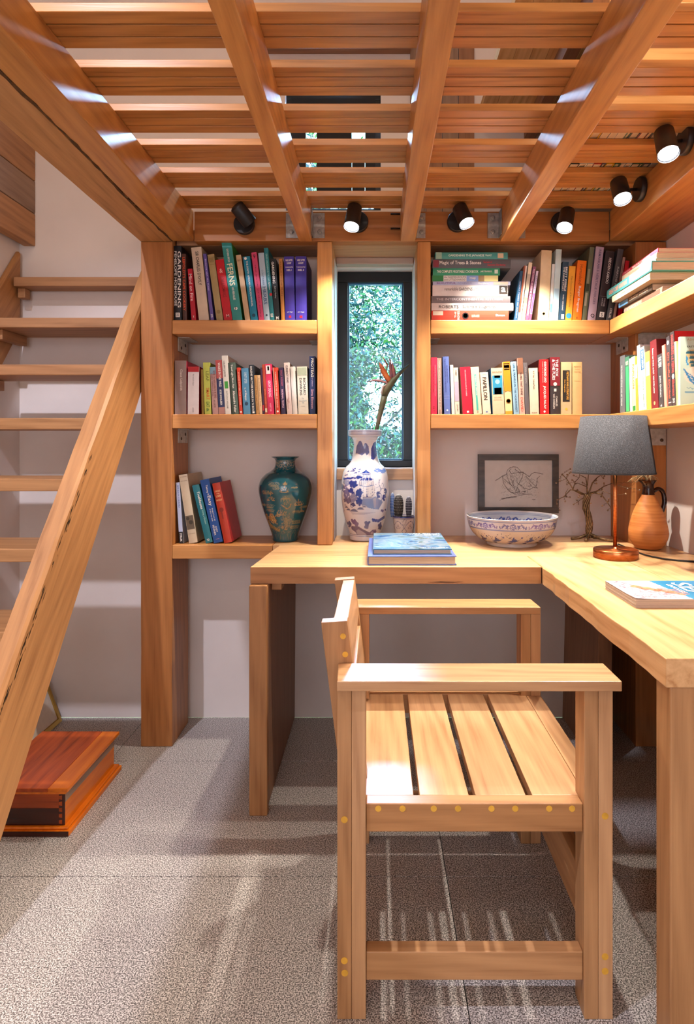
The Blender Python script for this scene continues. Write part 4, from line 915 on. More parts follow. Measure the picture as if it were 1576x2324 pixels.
G2 = [
 ('slate grey slim book at far end', 1408, 1419, 1408, 809, .14, '#5c6064', True, (('FIRTH FORES STONE AND MY DREAM', '#c8ccc8', .17, .87, .3, .6),)),
 ('dark green book with light green panel', 1421, 1430, 1417, 812, .14, '#3c6c58', False, (('#', '#3ca868', .18, .98, .2, .9), ('ROOTS', '#d8e8c8', .08, .15, .2, .8, 'h'))),
 ('thin white booklet with pink top', 1431, 1435.5, 1427, 815, .13, '#e4e0e0', False, (('#', '#e0a0b0', .05, .25, .1, .8),)),
 ('pale green paperback titled PAPILLON', 1436, 1444.5, 1431.5, 811.6, .14, '#c4dc9c', False, (('PAPILLON', '#c0782c', .14, .58, .3, .75), ('#', '#2c7c3c', .9, .985, .2, .9))),
 ('slim orange penguin-style paperback', 1445, 1450, 1439, 811, .13, '#e8943c', False, (('#', '#f0d8b0', .15, .4, .1, .9),)),
 ('tall white book with dark blue letters', 1451, 1458, 1444, 786, .16, '#e8e6ea', False, (('STEINHOFF', '#3c3c5c', .07, .25, .4, .75), ('INSIDE SA BIGGEST', '#8c8c9c', .4, .7, .3, .6), ('JAMES-BRENT STYAN', '#5c5c6c', .58, .84, .3, .5))),
 ('white book with blue title label', 1459, 1468, 1453, 790, .16, '#dce8dc', False, (('#', '#28608c', .04, .36, .05, .9), ('ISAIAH BERLIN', W1, .06, .34, .3, .75), ('Concepts & Categories', '#4c7c5c', .42, .95, .3, .68))),
 ('orange over cream paperback', 1469, 1479, 1465, 800, .14, '#f0a850', False, (('#', '#f4d4a8', .18, .42, .1, .9),)),
 ('tall maroon hardback', 1481, 1495.5, 1476, 776, .17, '#6c2028', True, (('Briewe van W.E.G. en N.P.', W1, .12, .5, .4, .6), ('VAN WYK LOUW', W1, .52, .78, .4, .6), ('o', '#e8a070', .92, .5, .14)), {'side': '#5c1218'}),
 ('grey paperback titled THE FIRM', 1497, 1507.5, 1492.5, 806, .14, '#3c3c40', False, (('THE FIRM', W1, .05, .24, .2, .9), ('John Grisham', W1, .4, .8, .3, .68), ('4', W1, .94, .98, .3, .7, 'h'))),
 ('coral pink paperback', 1509, 1517, 1503, 784.6, .15, '#e89484', False, (('#', '#e05840', 0, 1, .8, 1),)),
 ('charcoal book titled Die Buffel Struikel', 1518, 1526, 1512.5, 765, .16, '#38343a', False, (('Die Buffel Struikel', '#f0604c', .23, .88, .3, .75), ('o', '#d8d8dc', .09, .5, .3), ('#', W1, .935, .945, .1, .9))),
 ('charcoal book with long red lettering', 1527, 1535, 1522, 754.7, .17, '#38343a', False, (('MARGUERITE v.d. MERWE', '#f0504c', .04, .55, .2, .85), ('o', W1, .6, .5, .35), ('Elbereaut', '#f0504c', .64, .86, .25, .8), ('22', W1, .89, .95, .2, .8, 'h')), {'side': '#c8141c'}),
 ('slim pale yellow paperback', 1536.5, 1541, 1531, 776, .14, '#f4d890', False, (('#', '#c8a050', .45, .9, .35, .6),)),
]
row(G2, 'on middle right wall shelf', 'books standing on the middle right wall shelf', 0, ZM1, side_x=.912)
# booklet with its front cover to the room
t = thing('book', 'pale green book facing front with blue wave picture, right edge of middle shelf', 'book', (1.0, 1.81, ZM1+.0004), 'books standing on the middle right wall shelf')
x0, x1 = .888+.012, 1.04; yb_ = 1.790; z0 = ZM1+.0004; z1 = pz(764, 1.79)
MB().box(x0, x1, yb_, yb_+.0008, z0, z1).box(x0, x1, yb_+.0112, yb_+.012, z0, z1).box(x0, x0+.0008, yb_+.0008, yb_+.0112, z0, z1).build('cover', mat('#bcd6c8', .5), t)
MB().box(x0+.0009, x1-.0005, yb_+.0009, yb_+.0111, z0+.0005, z1-.0005).build('page_block', pages_m, t)
c = Canvas(1540, 1590, 760, 915, 200, 620, '#bcd6c8')
c.poly([(1562, 795), (1576, 793), (1590, 794), (1590, 834), (1567, 834), (1562, 818), (1557, 808)], '#c8b884')
for a, b, dy in ((1558, 1590, 800), (1566, 1590, 811), (1566, 1590, 822), (1568, 1590, 829)):
    c.poly([(a, dy)]+[(a+k*2, dy-2-(k % 2)*2.5) for k in range(1, 16)]+[(1590, dy+3.5), (a, dy+3)], '#1f5f74')
c.poly([(1558, 806), (1562, 812), (1561, 822), (1565, 828), (1560, 829), (1557, 818)], '#2c8cc4')
c.disc(1580, 852, 27, '#dcd8c8', ry=20)
for k in range(5):
    c.line([(1553+k*3, 838+k*6), (1560+k*3, 847+k*5), (1566+k*3, 849+k*6), (1574+k*2, 857+k*5), (1590, 858+k*5)], 3.0, '#2c7cb4')
    c.line([(1556+k*4, 836+k*7), (1563+k*3, 842+k*6)], 2.0, '#dcd8c8')
c.line([(1560, 879), (1564, 882), (1568, 879), (1572, 883), (1578, 882), (1590, 883)], 1.4, '#2c7ca4')
c.line([(1557, 890), (1590, 891)], 4.2, '#3c84b0', .8)
nx, ny = 70, 150; m = MB(); vs = []
for j in range(ny+1):
    for i in range(nx+1): vs.append((x0+(x1-x0)*i/nx, yb_-.0003, z0+(z1-z0)*j/ny))
m.add(vs, [(j*(nx+1)+i, j*(nx+1)+i+1, (j+1)*(nx+1)+i+1, (j+1)*(nx+1)+i) for j in range(ny) for i in range(nx)])
o = m.build('cover_picture', attr_mat('printed_cover', .4), t)
vv = np.array(vs); paint(o, c.sample(VX+vv[:, 0]*F/yb_, VY-(vv[:, 2]-H0)*F/yb_))
m = MB(); put_text(m, 'ASHVINI', (0, yb_-.0006, 0), (1, 0, 0), (0, 0, 1), px(1560, yb_), px(1592, yb_), pz(773, yb_), pz(768, yb_), mat('#a89c74', .5))
put_text(m, 'EASTERN', (0, yb_-.0006, 0), (1, 0, 0), (0, 0, 1), px(1560, yb_), px(1590, yb_), pz(788.5, yb_), pz(784.5, yb_), mat('#2c3430', .5))
m.build('cover_lettering', None, t)

# books lying on the desk -------------------------------------------------
ob = make_book('thick blue art book lying beneath another on the desk', 'art books lying on the desk', (-.029, 1.916, XD+.0004), R(-90), R(-90), .0285, .376, .282, '#5a6cae', (), True)
ob2 = make_book('blue painterly art book lying on top of the desk pair', 'art books lying on the desk', (-.012, 1.946, XD+.0294), R(-90), R(-90), .0168, .356, .254, '#4f7f96', (), True)
cv = noise_mat('painted_cover', [(0.30, '#1c4484'), (0.44, '#4478a0'), (0.55, '#8498ac'), (0.66, '#3c6c7c')], 9, 8, .25, 0, 2.5)
zc = XD+.0294+.0168
MB().box(-.0108, .2408, 1.9475, 2.3005, zc-.0002, zc+.0004).build('cover_jacket', cv, ob2, local=False) if False else None
q = MB().box(-.0108, .2408, 1.9475, 2.3005, zc+.0001, zc+.0006).build('jacket_print', cv); q.parent = ob2
q.matrix_parent_inverse = (Matrix.Translation(ob2.location) @ ob2.rotation_euler.to_matrix().to_4x4()).inverted()
m = MB()
put_text(m, 'VAN GOGH', (0, 0, zc+.0009), (1, 0, 0), (0, 1, 0), .118, .235, 2.262, 2.288, mat('#e8f0ec', .5))
put_text(m, 'and the sky', (0, 0, zc+.0009), (1, 0, 0), (0, 1, 0), .140, .235, 2.236, 2.256, mat('#e8f0ec', .5))
put_text(m, 'THE NEW EXHIBITION IN ART', (0, 0, zc+.0009), (1, 0, 0), (0, 1, 0), .150, .236, 1.965, 1.972, mat('#d8e4e0', .5))
q = m.build('cover_lettering', None); q.parent = ob2
q.matrix_parent_inverse = (Matrix.Translation(ob2.location) @ ob2.rotation_euler.to_matrix().to_4x4()).inverted()

# magazine on the desk return ----------------------------------------------
t = thing('magazine', 'thick paperback with sea picture cover lying on right desk', 'book', (.74, 1.5, XD+.0004))
X0, X1, Y0, Y1, za_, zb_ = .606, .886, 1.412, 1.604, XD+.0004, XD+.0212
pg = MB()
for k in range(7):
    a = za_+(zb_-za_)*k/7; b = za_+(zb_-za_)*(k+1)/7-.0002; e = .0006*math.sin(k*2.2)
    pg.box(X0+.001+e, X1-.001, Y0+.001-e, Y1-.001, a, b)
pg.build('page_block', mat('#cdbdae', .7), t)
c = Canvas(X0, X1, Y0, Y1, 420, 300, '#c8bcc6')
c.poly([(X0+.115, Y1), (X1, Y1), (X1, Y0), (X0+.135, Y0)], '#2c88b4')
for k in range(10): c.poly([(X0+.125+k*.004, Y1), (X1, Y1-.0), (X1, Y0), (X0+.14+k*.006, Y0)], '#1c6ca0', .10)
rd = random.Random(4)
for k in range(240):
    x = X0+.012+rd.random()*.1; y = Y0+.006+rd.random()*.18
    if abs((y-Y0)-.185+(x-X0)*1.6) < .05 or (y-Y0) < .05: c.disc(x, y, .0012+rd.random()*.0022, rd.choice(['#945c70', '#ac7c90', '#70485c', '#b894a4']), .7)
for k in range(26):
    th = k/25; c.disc(X0+.05+th*.085, Y0+.125-th*.075+.01*math.sin(k), .011-.003*th, rd.choice(['#c47c60', '#d89c78', '#ac5c54', '#cc8c68']), .85)
for k in range(4):
    c.line([(X0+.10, Y0+.06+k*.014), (X0+.135, Y0+.045+k*.016), (X0+.150, Y0+.05+k*.012)], .006, '#c8786a')
    c.line([(X0+.135, Y0+.047+k*.016), (X0+.150, Y0+.052+k*.012)], .0022, '#9c4858')
nx, ny = 130, 90; vs = []
for j in range(ny+1):
    for i in range(nx+1):
        x, y = X0+(X1-X0)*i/nx, Y0+(Y1-Y0)*j/ny
        cur = .0022*max(0, 1-math.hypot(x-X0, y-Y0)/.06)**1.3
        vs.append((x, y, zb_+.0003+cur))
m = MB(); m.add(vs, [(j*(nx+1)+i, j*(nx+1)+i+1, (j+1)*(nx+1)+i+1, (j+1)*(nx+1)+i) for j in range(ny) for i in range(nx)])
o = m.build('front_cover', attr_mat('printed_cover_gloss', .22), t); vv = np.array(vs); paint(o, c.sample(vv[:, 0], vv[:, 1]))
sl = o.modifiers.new('thickness', 'SOLIDIFY'); sl.thickness = .0003
m = MB(); O = (0, 0, zb_+.0012)
put_text(m, 'SEA', O, (0, -1, 0), (1, 0, 0), -1.577, -1.440, X0+.158, X0+.205, mat(W1, .4))
put_text(m, 'CHANGE', O, (0, -1, 0), (1, 0, 0), -1.562, -1.470, X0+.139, X0+.152, mat(W1, .4))
m.build('cover_lettering', None, t)
# ================================================================ ORNAMENTS
def lathe_np(prof, seg, c):
    n = len(prof); vs = []
    for r, z in prof:
        for k in range(seg):
            th = 2*math.pi*k/seg; vs.append((c[0]+r*math.cos(th), c[1]+r*math.sin(th), c[2]+z))
    fs = [(i*seg+k, i*seg+(k+1) % seg, (i+1)*seg+(k+1) % seg, (i+1)*seg+k) for i in range(n-1) for k in range(seg)]
    return vs, fs
# --- tall blue and white vase (pictures drawn as seen, in photo pixels about its axis)
YV = 2.44; s = YV/F; xv = px(829, YV); sc = s
prof_px = [(33, 1231), (35, 1228), (35.5, 1220), (35, 1216), (38, 1206), (44, 1190), (50, 1165), (53.5, 1140), (54, 1120), (53, 1098), (50, 1080), (44, 1067), (36, 1059), (31, 1050), (28, 1035), (25.5, 1018), (27, 1006), (31, 1000), (37.5, 996.5), (38.6, 994), (38.6, 984), (37.5, 982.5), (35.5, 983), (34, 990), (24, 1006)]
zb0 = XD+.0004
zf = lambda y: (1231-y)*sc
prof = [(r*sc, zf(y)) for r, y in prof_px]
pr = smooth_prof(prof[4:17], 150); prof = prof[:4]+pr+prof[17:]
dense = []
for (r0, z0), (r1, z1) in zip(prof, prof[1:]):
    nn = max(1, int(abs(z1-z0)/.0016)); dense += [(r0+(r1-r0)*k/nn, z0+(z1-z0)*k/nn) for k in range(nn)]
dense.append(prof[-1])
SEG = 320; vs, fs = lathe_np(dense, SEG, (0, 0, 0))
t = thing('vase', 'tall blue and white porcelain vase in front of the window', 'vase', (xv, YV, zb0))
m = MB(); m.add(vs, fs, True); m.add([(vs[k]) for k in range(SEG)], [tuple(range(SEG))[::-1]])
body = m.build('vase_body', attr_mat('porcelain_painted', .12, 0, .6), t, local=True)
c = Canvas(-56, 56, 980, 1234, 900, 2040, '#e0e2ea')
q = lambda X, Y: (760+X/11.257-829, 1050+Y/11.257)      # from the close-up crop of the photograph
def ql(pts): return [q(*p) for p in pts]
B1, B2, B3, B4, B5 = '#10308c', '#1c3c90', '#5c6ca0', '#3a3a70', '#7c88b0'
# neck band and mountains
c.fill((c.Y < 995), '#a8a8b8')
for y in (981.5, 984.5, 992, 994.5): c.fill(abs(c.Y-y) < .5, '#3c4478')
for k in range(40):
    c.ring(-38+k*2, 988, 1.2, .5, '#5c6490')
c.poly([(-21, 1036), (-18, 1018), (-13, 1008), (-9, 1007), (-6, 1012), (-4, 1020), (0, 1012), (4, 1013), (8, 1020), (10, 1034), (4, 1040), (1, 1034), (-6, 1040), (-16, 1036)], B2, .85)
c.poly([(14, 1048), (14, 1025), (19, 1012), (24, 1009), (27, 1022), (26, 1042), (20, 1050)], '#2a3f8c')
for k in range(14): c.line([(-19+k*2.1, 1012+abs(k-6)*1.1), (-19.5+k*2.1, 1035)], .35, '#28387c', .6)
# upper pavilions
c.poly(ql([(230, 450), (560, 405), (720, 400), (720, 450), (560, 460), (230, 495)]), B1)
for (a, b, w_) in ((260, 385, 90), (330, 290, 60), (400, 275, 150), (500, 320, 90), (600, 285, 80), (620, 235, 60), (470, 225, 90)):
    c.poly(ql([(a, b), (a+w_*.8, b-32), (a+w_, b-15), (a+w_, b), (a+10, b+12)]), B1, .9)
for k in range(8): c.line(ql([(300+k*45, 340), (290+k*45, 400)]), .5, B3)
c.poly(ql([(565, 400), (620, 310), (690, 330), (700, 400)]), '#d0d2dc'); c.line(ql([(600, 390), (640, 330), (680, 390), (600, 390)]), .6, B2)
for k in range(5): c.line(ql([(480+k*5, 245), (520+(k-2)*28, 190)]), .4, B2)
# pagoda
c.poly(ql([(640, 500), (1010, 500), (1035, 880), (960, 925), (740, 935), (735, 640), (635, 620)]), '#d6d2d4')
c.poly(ql([(680, 330), (810, 240), (940, 330), (900, 320), (720, 320)]), B1); c.poly(ql([(770, 320), (815, 260), (860, 325)]), '#5c78b8')
c.line(ql([(680, 330), (770, 300), (812, 235), (860, 300), (940, 325)]), .8, B2)
for k in range(6): c.line(ql([(715+k*40, 340), (720+k*38, 420)]), .7, B2)
c.line(ql([(710, 400), (920, 400)]), .8, B2); c.line(ql([(715, 345), (925, 345)]), .6, B2)
c.poly(ql([(650, 490), (740, 425), (920, 430), (1010, 480), (860, 500), (760, 500)]), B1)
for a in ((735, 430, 720, 500), (800, 430, 770, 500), (880, 430, 880, 500)): c.line(ql([(a[0], a[1]), (a[2], a[3])]), .8, '#d6d2d4')
for k in range(8): c.line(ql([(645+k*48, 510), (650+k*48, 610)]), .8, '#5c6898')
c.line(ql([(640, 500), (1010, 500)]), .6, B2)
c.poly(ql([(640, 600), (820, 640), (1010, 600), (1010, 620), (820, 662), (640, 625)]), '#7c88b0')
c.poly(ql([(800, 550), (860, 550), (860, 630), (800, 630)]), '#d6d2d4')
for r_ in range(9):
    y = 665+r_*30; c.line(ql([(640 if r_ < 3 else 738, y), (935, y+2), (1030, y-14)]), .38, '#4c5488')
    for k in range(8):
        x = 740+k*34+(r_ % 2)*17
        if x < 1020: c.line(ql([(x, y), (x, y+30)]), .32, '#5c6494')
c.poly(ql([(820, 905), (815, 860), (835, 835), (850, 860), (850, 900)]), '#3c4480')
# small roof, trees, rocks
c.poly(ql([(460, 470), (540, 405), (600, 470), (540, 462)]), B1); c.line(ql([(460, 490), (540, 405), (605, 490)]), .8, '#d6d2d4')
rd = random.Random(2)
def foliage(cx, cy, w_, h_, col, n=26, sd=1, r=2.6):
    rr = random.Random(sd)
    for k in range(n):
        a = rr.random()*6.28; b = rr.random()**.5; x, y = q(cx+w_*b*math.cos(a), cy+h_*b*math.sin(a)); c.disc(x, y, r*(.6+.6*rr.random()), col)
foliage(320, 560, 70, 60, '#8c98b8', 20, 3); foliage(215, 700, 22, 100, '#5c5c8c', 16, 4, 2); foliage(310, 790, 70, 150, '#6c6c98', 40, 5)
foliage(500, 920, 80, 120, '#7c80a8', 34, 6); foliage(350, 990, 90, 80, '#66648c', 26, 8)
foliage(505, 590, 95, 70, '#14348c', 34, 7, 3); foliage(450, 760, 60, 70, '#14348c', 22, 9); foliage(640, 800, 75, 90, '#1c3a90', 34, 10, 3); foliage(640, 1000, 60, 110, '#14348c', 32, 11, 2.8)
foliage(495, 1085, 40, 50, '#30407c', 14, 12, 2)
c.line(ql([(340, 700), (400, 850), (440, 1160), (470, 1170)]), 1.4, '#40406c'); c.line(ql([(460, 640), (545, 780), (540, 820)]), .7, '#a8b0c8'); c.line(ql([(380, 860), (440, 960), (530, 920)]), .8, '#a8a8c0')
c.poly(ql([(730, 940), (960, 930), (1040, 885), (1230, 1040), (1120, 1225), (900, 1180), (700, 1110)]), '#7c8cb4')
c.poly(ql([(980, 950), (1060, 920), (1050, 1190), (1010, 1180)]), '#a8a4b4', .8)
for cx, cy, w_, h_ in ((510, 1250, 115, 70), (370, 1225, 60, 50), (680, 1190, 95, 60), (320, 1165, 50, 40), (770, 1135, 65, 40), (290, 1110, 30, 24)):
    pts = [(cx-w_+2*w_*k/12, cy+25-h_*math.sin(math.pi*k/12)) for k in range(13)]; c.poly(ql(pts), '#5c6890')
    pts = [(cx-w_+2*w_*k/12, cy+25-h_*1.15*math.sin(math.pi*k/12)) for k in range(13)]; c.line(ql(pts), .9, '#d0ccd0')
c.poly(ql([(420, 1285), (700, 1280), (1050, 1290), (760, 1340), (480, 1350)]), '#a8acc0', .6)
# bare tree right
for pts in ([(1190, 1000), (1175, 700), (1130, 600), (1140, 480)], [(1130, 610), (1050, 600)], [(1180, 740), (1240, 660), (1250, 590)], [(1150, 650), (1060, 680)], [(1135, 520), (1165, 480)], [(1175, 700), (1280, 700)], [(1180, 640), (1210, 580), (1280, 590)]):
    c.line(ql(pts), 1.3 if pts[0] == (1190, 1000) else .55, '#5c6ca0')
foliage(1110, 850, 50, 75, '#4c5c94', 18, 13, 2); foliage(1290, 780, 30, 70, '#2c3f88', 16, 14, 1.8); foliage(1255, 930, 35, 75, '#2c3f88', 18, 15, 2)
foliage(1100, 260, 75, 50, '#6c8cd0', 24, 16, 2); foliage(1230, 270, 60, 45, '#5c80d0', 20, 17, 2)
for k in range(9): c.line(ql([(1080+k*24, 290), (1100+k*24, 350)]), .5, '#8ca4d8')
foliage(1215, 1270, 35, 28, '#5c5c90', 12, 18, 1.5); foliage(1295, 1255, 10, 24, '#5c5c90', 6, 19, 1.2)
# bridge and lower plants
c.poly(ql([(958, 1435), (1110, 1480), (1270, 1400), (1275, 1475), (1120, 1550), (955, 1520)]), '#3c4c90')
for k in range(12): c.line(ql([(965+k*26, 1450+abs(k-5)*-6+30), (965+k*26, 1500+30-abs(k-5)*6)]), .4, '#8c98c4')
foliage(490, 1520, 50, 55, '#5c5488', 20, 20); foliage(560, 1580, 40, 55, '#5c5488', 18, 21); foliage(380, 1610, 45, 65, '#545484', 18, 22, 2.2)
foliage(835, 1550, 65, 35, '#5c6898', 20, 23, 2.2); foliage(825, 1640, 40, 75, '#5c6898', 22, 24, 2.2); foliage(1160, 1650, 40, 100, '#444c88', 24, 25, 2.2)
c.line(ql([(245, 1450), (275, 1500), (340, 1560)]), .9, '#5c5488'); c.line(ql([(200, 1220), (240, 1320), (260, 1250)]), .6, '#5c5488')
c.poly(ql([(430, 1660), (500, 1640), (620, 1640), (740, 1720), (900, 1800), (960, 1740), (1050, 1730), (1070, 1790), (1030, 1860), (580, 1860), (540, 1800), (450, 1740)]), '#4c4474')
c.poly(ql([(560, 1760), (620, 1720), (700, 1760), (800, 1830), (820, 1862), (590, 1862)]), '#a09cb0')
c.poly(ql([(930, 1850), (930, 1800), (980, 1780), (1010, 1820), (1000, 1860)]), '#8c88a4')
for y in (1215.8, 1219.2): c.fill(abs(c.Y-y) < .45, '#40406c')
c.fill(c.Y > 1230, '#6c645c')
V = np.array(vs+vs[:SEG]); paint(body, c.sample(V[:, 0]/sc, 1231-V[:, 2]/sc))

# --- bird of paradise flower in the vase
fl_ = thing('bird_of_paradise', 'dried orange bird of paradise flower standing in the vase', 'flower', (px(850, YV), YV, zb0+.2))
g1 = noise_mat('stem_green', [(0.3, '#30361f'), (0.55, '#4c4830'), (0.75, '#5c4038')], 30, 5, .6)
pt = lambda X, Y, dy=0: (px(X, YV), YV+dy, pz(Y, YV))
MB().tube([pt(838, 1180), pt(846, 1040), pt(853, 985), pt(862, 945), pt(868, 920), pt(874, 895)], [.0045, .006, .0075, .0095, .0125, .0135], 12).build('stem', g1, fl_)
MB().tube([pt(872, 900), pt(880, 882), pt(892, 865), pt(905, 850), pt(918, 838), pt(934, 824)], [.0135, .0150, .0125, .0085, .005, .0008], 12).build('spathe', g1, fl_)
MB().tube([pt(885, 866, -.004), pt(905, 846, -.004), pt(922, 832, -.004), pt(929, 826, -.004)], [.003, .0035, .002, .0004], 8).build('spathe_leaf', mat('#2c4a50', .5), fl_)
def petal(pts, wd, name, m_, yo=0):
    mm = MB(); n = len(pts); L = []; 
    for i, (X, Y) in enumerate(pts):
        t_ = i/(n-1); w_ = wd*math.sin(math.pi*min(1, .12+t_*.9))**.8 if i < n-1 else .0003
        L.append((X, Y, max(w_, .0003)))
    vs_ = []
    for i, (X, Y, w_) in enumerate(L):
        a, b = L[max(i-1, 0)], L[min(i+1, n-1)]; dx, dz = b[0]-a[0], -(b[1]-a[1]); l = math.hypot(dx, dz) or 1; nx_, nz_ = -dz/l, dx/l
        x, z_ = px(X, YV), pz(Y, YV)
        for k in (-1, 0, 1): vs_.append((x+nx_*w_*k, YV+yo-(.003 if k == 0 else 0), z_+nz_*w_*k))
    fs_ = [(i*3+k, i*3+k+1, i*3+k+4, i*3+k+3) for i in range(n-1) for k in (0, 1)]
    mm.add(vs_, fs_, True); o_ = mm.build(name, m_, fl_); so = o_.modifiers.new('t', 'SOLIDIFY'); so.thickness = .0009; return o_
orange = noise_mat('petal_orange', [(0.3, '#6c3018'), (0.55, '#a04c20'), (0.75, '#b86830')], 40, 4, .55)
purple = noise_mat('petal_purple', [(0.3, '#4c3048'), (0.7, '#8c5048')], 40, 4, .55)
petal([(888, 877), (882, 862), (872, 845), (866, 832), (861, 822)], .0115, 'petal', orange)
petal([(887, 872), (889, 850), (887, 832), (885, 812)], .0075, 'petal', purple, .004)
petal([(892, 875), (896, 855), (893, 838), (890, 822)], .0080, 'petal', purple, -.004)
petal([(886, 878), (876, 868), (862, 864), (848, 863), (834, 868)], .0052, 'petal', mat('#8c6468', .6), -.002)
petal([(880, 872), (870, 878), (867, 892), (870, 906)], .0050, 'petal', mat('#8c7c78', .6), -.006)
petal([(878, 838), (880, 828), (874, 818), (868, 808)], .0022, 'petal', orange, .002)
MB().tube([pt(893, 860), pt(900, 835), pt(908, 818)], [.0012, .0008, .0003], 6).build('stamen', purple, fl_)
MB().tube([pt(907, 848, -.006), pt(918, 832, -.006), pt(926, 822, -.006)], [.0022, .0016, .0004], 6).build('stamen', mat('#24404c', .5), fl_)

# --- teal and gold vase on the left shelf
YT = 2.42; s2 = YT/F; xt = px(648, YT)
t = thing('vase', 'rounded dark teal vase with gold flames on lowest left shelf', 'vase', (xt, YT, .7689))
zb1 = 1231.0
pp = [(27.5, 1231), (29.5, 1228), (28.7, 1223), (31, 1214), (40, 1190), (49, 1165), (56, 1140), (60, 1118), (58.5, 1102), (53, 1090), (43, 1080), (33, 1074), (25.5, 1067), (22.5, 1058), (22.3, 1051), (25, 1046.5), (31.5, 1042.5), (31.5, 1041.5), (29, 1042), (21, 1050)]
pr = [(r*s2, (zb1-y)*s2) for r, y in pp]; pr = pr[:3]+smooth_prof(pr[3:17], 190)+pr[17:]
SEG2 = 300; vs, fs = lathe_np(pr, SEG2, (0, 0, 0)); m = MB(); m.add(vs, fs, True); m.add(vs[:SEG2], [tuple(range(SEG2))[::-1]])
m2 = newmat('teal_lacquer')
mm_, nt_, b_ = m2; a_ = nt_.nodes.new('ShaderNodeAttribute'); a_.attribute_name = 'paint'
nt_.links.new(a_.outputs['Color'], b_.inputs['Base Color']); b_.inputs['Roughness'].default_value = .12; b_.inputs['Coat Weight'].default_value = .8
b_.inputs['Coat Roughness'].default_value = .04
body = m.build('vase_body', mm_, t, local=True)
c = Canvas(-62, 62, 1036, 1234, 1240, 1980, '#0d5464')
q2 = lambda X, Y: (580+X/11.067-648, 1030+Y/11.067)
G1, G2_ = '#a88a5c', '#7c7c64'
def flame(X, Y, S, col=G1):
    c.line([q2(X, Y), q2(X, Y-90*S)], 1.1*S, col)
    for k, (dx, h) in enumerate(((-100, 60), (-50, 100), (0, 170), (50, 110), (100, 80))):
        x = X+dx*S; pts = [(x-14*S, Y), (x-22*S, Y-h*.35*S), (x-2*S, Y-h*S), (x+20*S, Y-h*.3*S), (x+14*S, Y)]
        c.line([q2(*p) for p in pts], .6, col)
    c.line([q2(X-115*S, Y+8*S), q2(X, Y+18*S), q2(X+115*S, Y+5*S)], 1.3, col)
def cloud(X, Y, S, col=G2_):
    for k in range(3):
        y = Y+k*34*S; w_ = (150-abs(k-1)*36)*S
        pts = [(X-w_+2*w_*i/14, y-(22*S)*abs(math.sin(i*1.3))) for i in range(15)]; c.line([q2(*p) for p in pts], .5, col)
        c.line([q2(X-w_, y+10*S), q2(X+w_, y+6*S)], .6, col)
        for i in range(6): c.ring(*q2(X-w_*.7+i*w_*.28, y-2*S), 1.0*S, .5, col)
for a in ((830, 960, .9), (490, 1170, .85), (720, 1520, 1.0), (740, 1900, 1.0), (1150, 1290, .8), (840, 790, .45), (500, 1010, .4), (640, 1560, .6), (1200, 1480, .4)): flame(*a)
for a in ((580, 760, 1.0), (620, 860, .7), (460, 1290, .9), (460, 1400, .8), (1060, 1700, .8), (1020, 1830, .7), (1060, 850, .5), (440, 1860, .5), (360, 960, .8), (250, 1280, .6), (1250, 1350, .6), (1100, 1450, .7)): cloud(*a)
rd = random.Random(8)
for k in range(3):
    c.ring(*q2(850, 1170), 9-k*3, .5, G2_)
for k in range(11): c.line([q2(850+(k-5)*22, 1080+abs(k-5)*9), q2(850+(k-5)*22, 1260-abs(k-5)*9)], .35, G2_)
for k in range(9): c.line([q2(740, 1100+k*20), q2(960, 1100+k*20)], .3, G2_)
c.line([q2(*p) for p in [(740, 1280), (830, 1340), (880, 1390), (960, 1320), (970, 1260)]], 1.6, G1)
# dragon body
path = [(330, 1560), (340, 1680), (420, 1800), (540, 1880), (640, 1930)]
c.line([q2(*p) for p in path], 6.5, '#94784e'); c.line([q2(*p) for p in path], 4.6, '#6c6c4c')
for k in range(300):
    i = rd.random()*3.99; a, b = path[int(i)], path[int(i)+1]; u = i-int(i); x, y = q2(a[0]+(b[0]-a[0])*u+rd.uniform(-28, 28), a[1]+(b[1]-a[1])*u+rd.uniform(-28, 28)); c.disc(x, y, .45, G1)
c.blob(*q2(480, 1600), 8, '#94784e', 12, 2); c.blob(*q2(560, 1700), 6, '#94784e', 9, 4)
for k in range(70):
    x, y = q2(500+rd.uniform(-110, 120), 1650+rd.uniform(-110, 120)); c.disc(x, y, .9, rd.choice(['#0d4450', G1, '#c8a878']))
for k in range(220):
    x, y = q2(860+rd.gauss(0, 55), 1700+rd.gauss(0, 90)); c.ring(x, y, 1.0, .45, '#88806a', .7)
# foot and neck speckle
for k in range(4200):
    x = rd.uniform(-40, 40); y = rd.uniform(1203, 1224); c.disc(x, y, .35, G2_, .5) if k % 3 == 0 else None
for k in range(260):
    x = rd.uniform(-20, 24); y = 1051+abs(rd.gauss(0, 9)); c.disc(x, y, .7, rd.choice([G2_, '#a8a090']), .8)
c.fill(abs(c.Y-1049) < .35, '#a8a090'); c.fill(abs(c.Y-1224.6) < .35, '#b8b0a0')
V = np.array(vs+vs[:SEG2]); paint(body, c.sample(V[:, 0]/s2, zb1-V[:, 2]/s2))

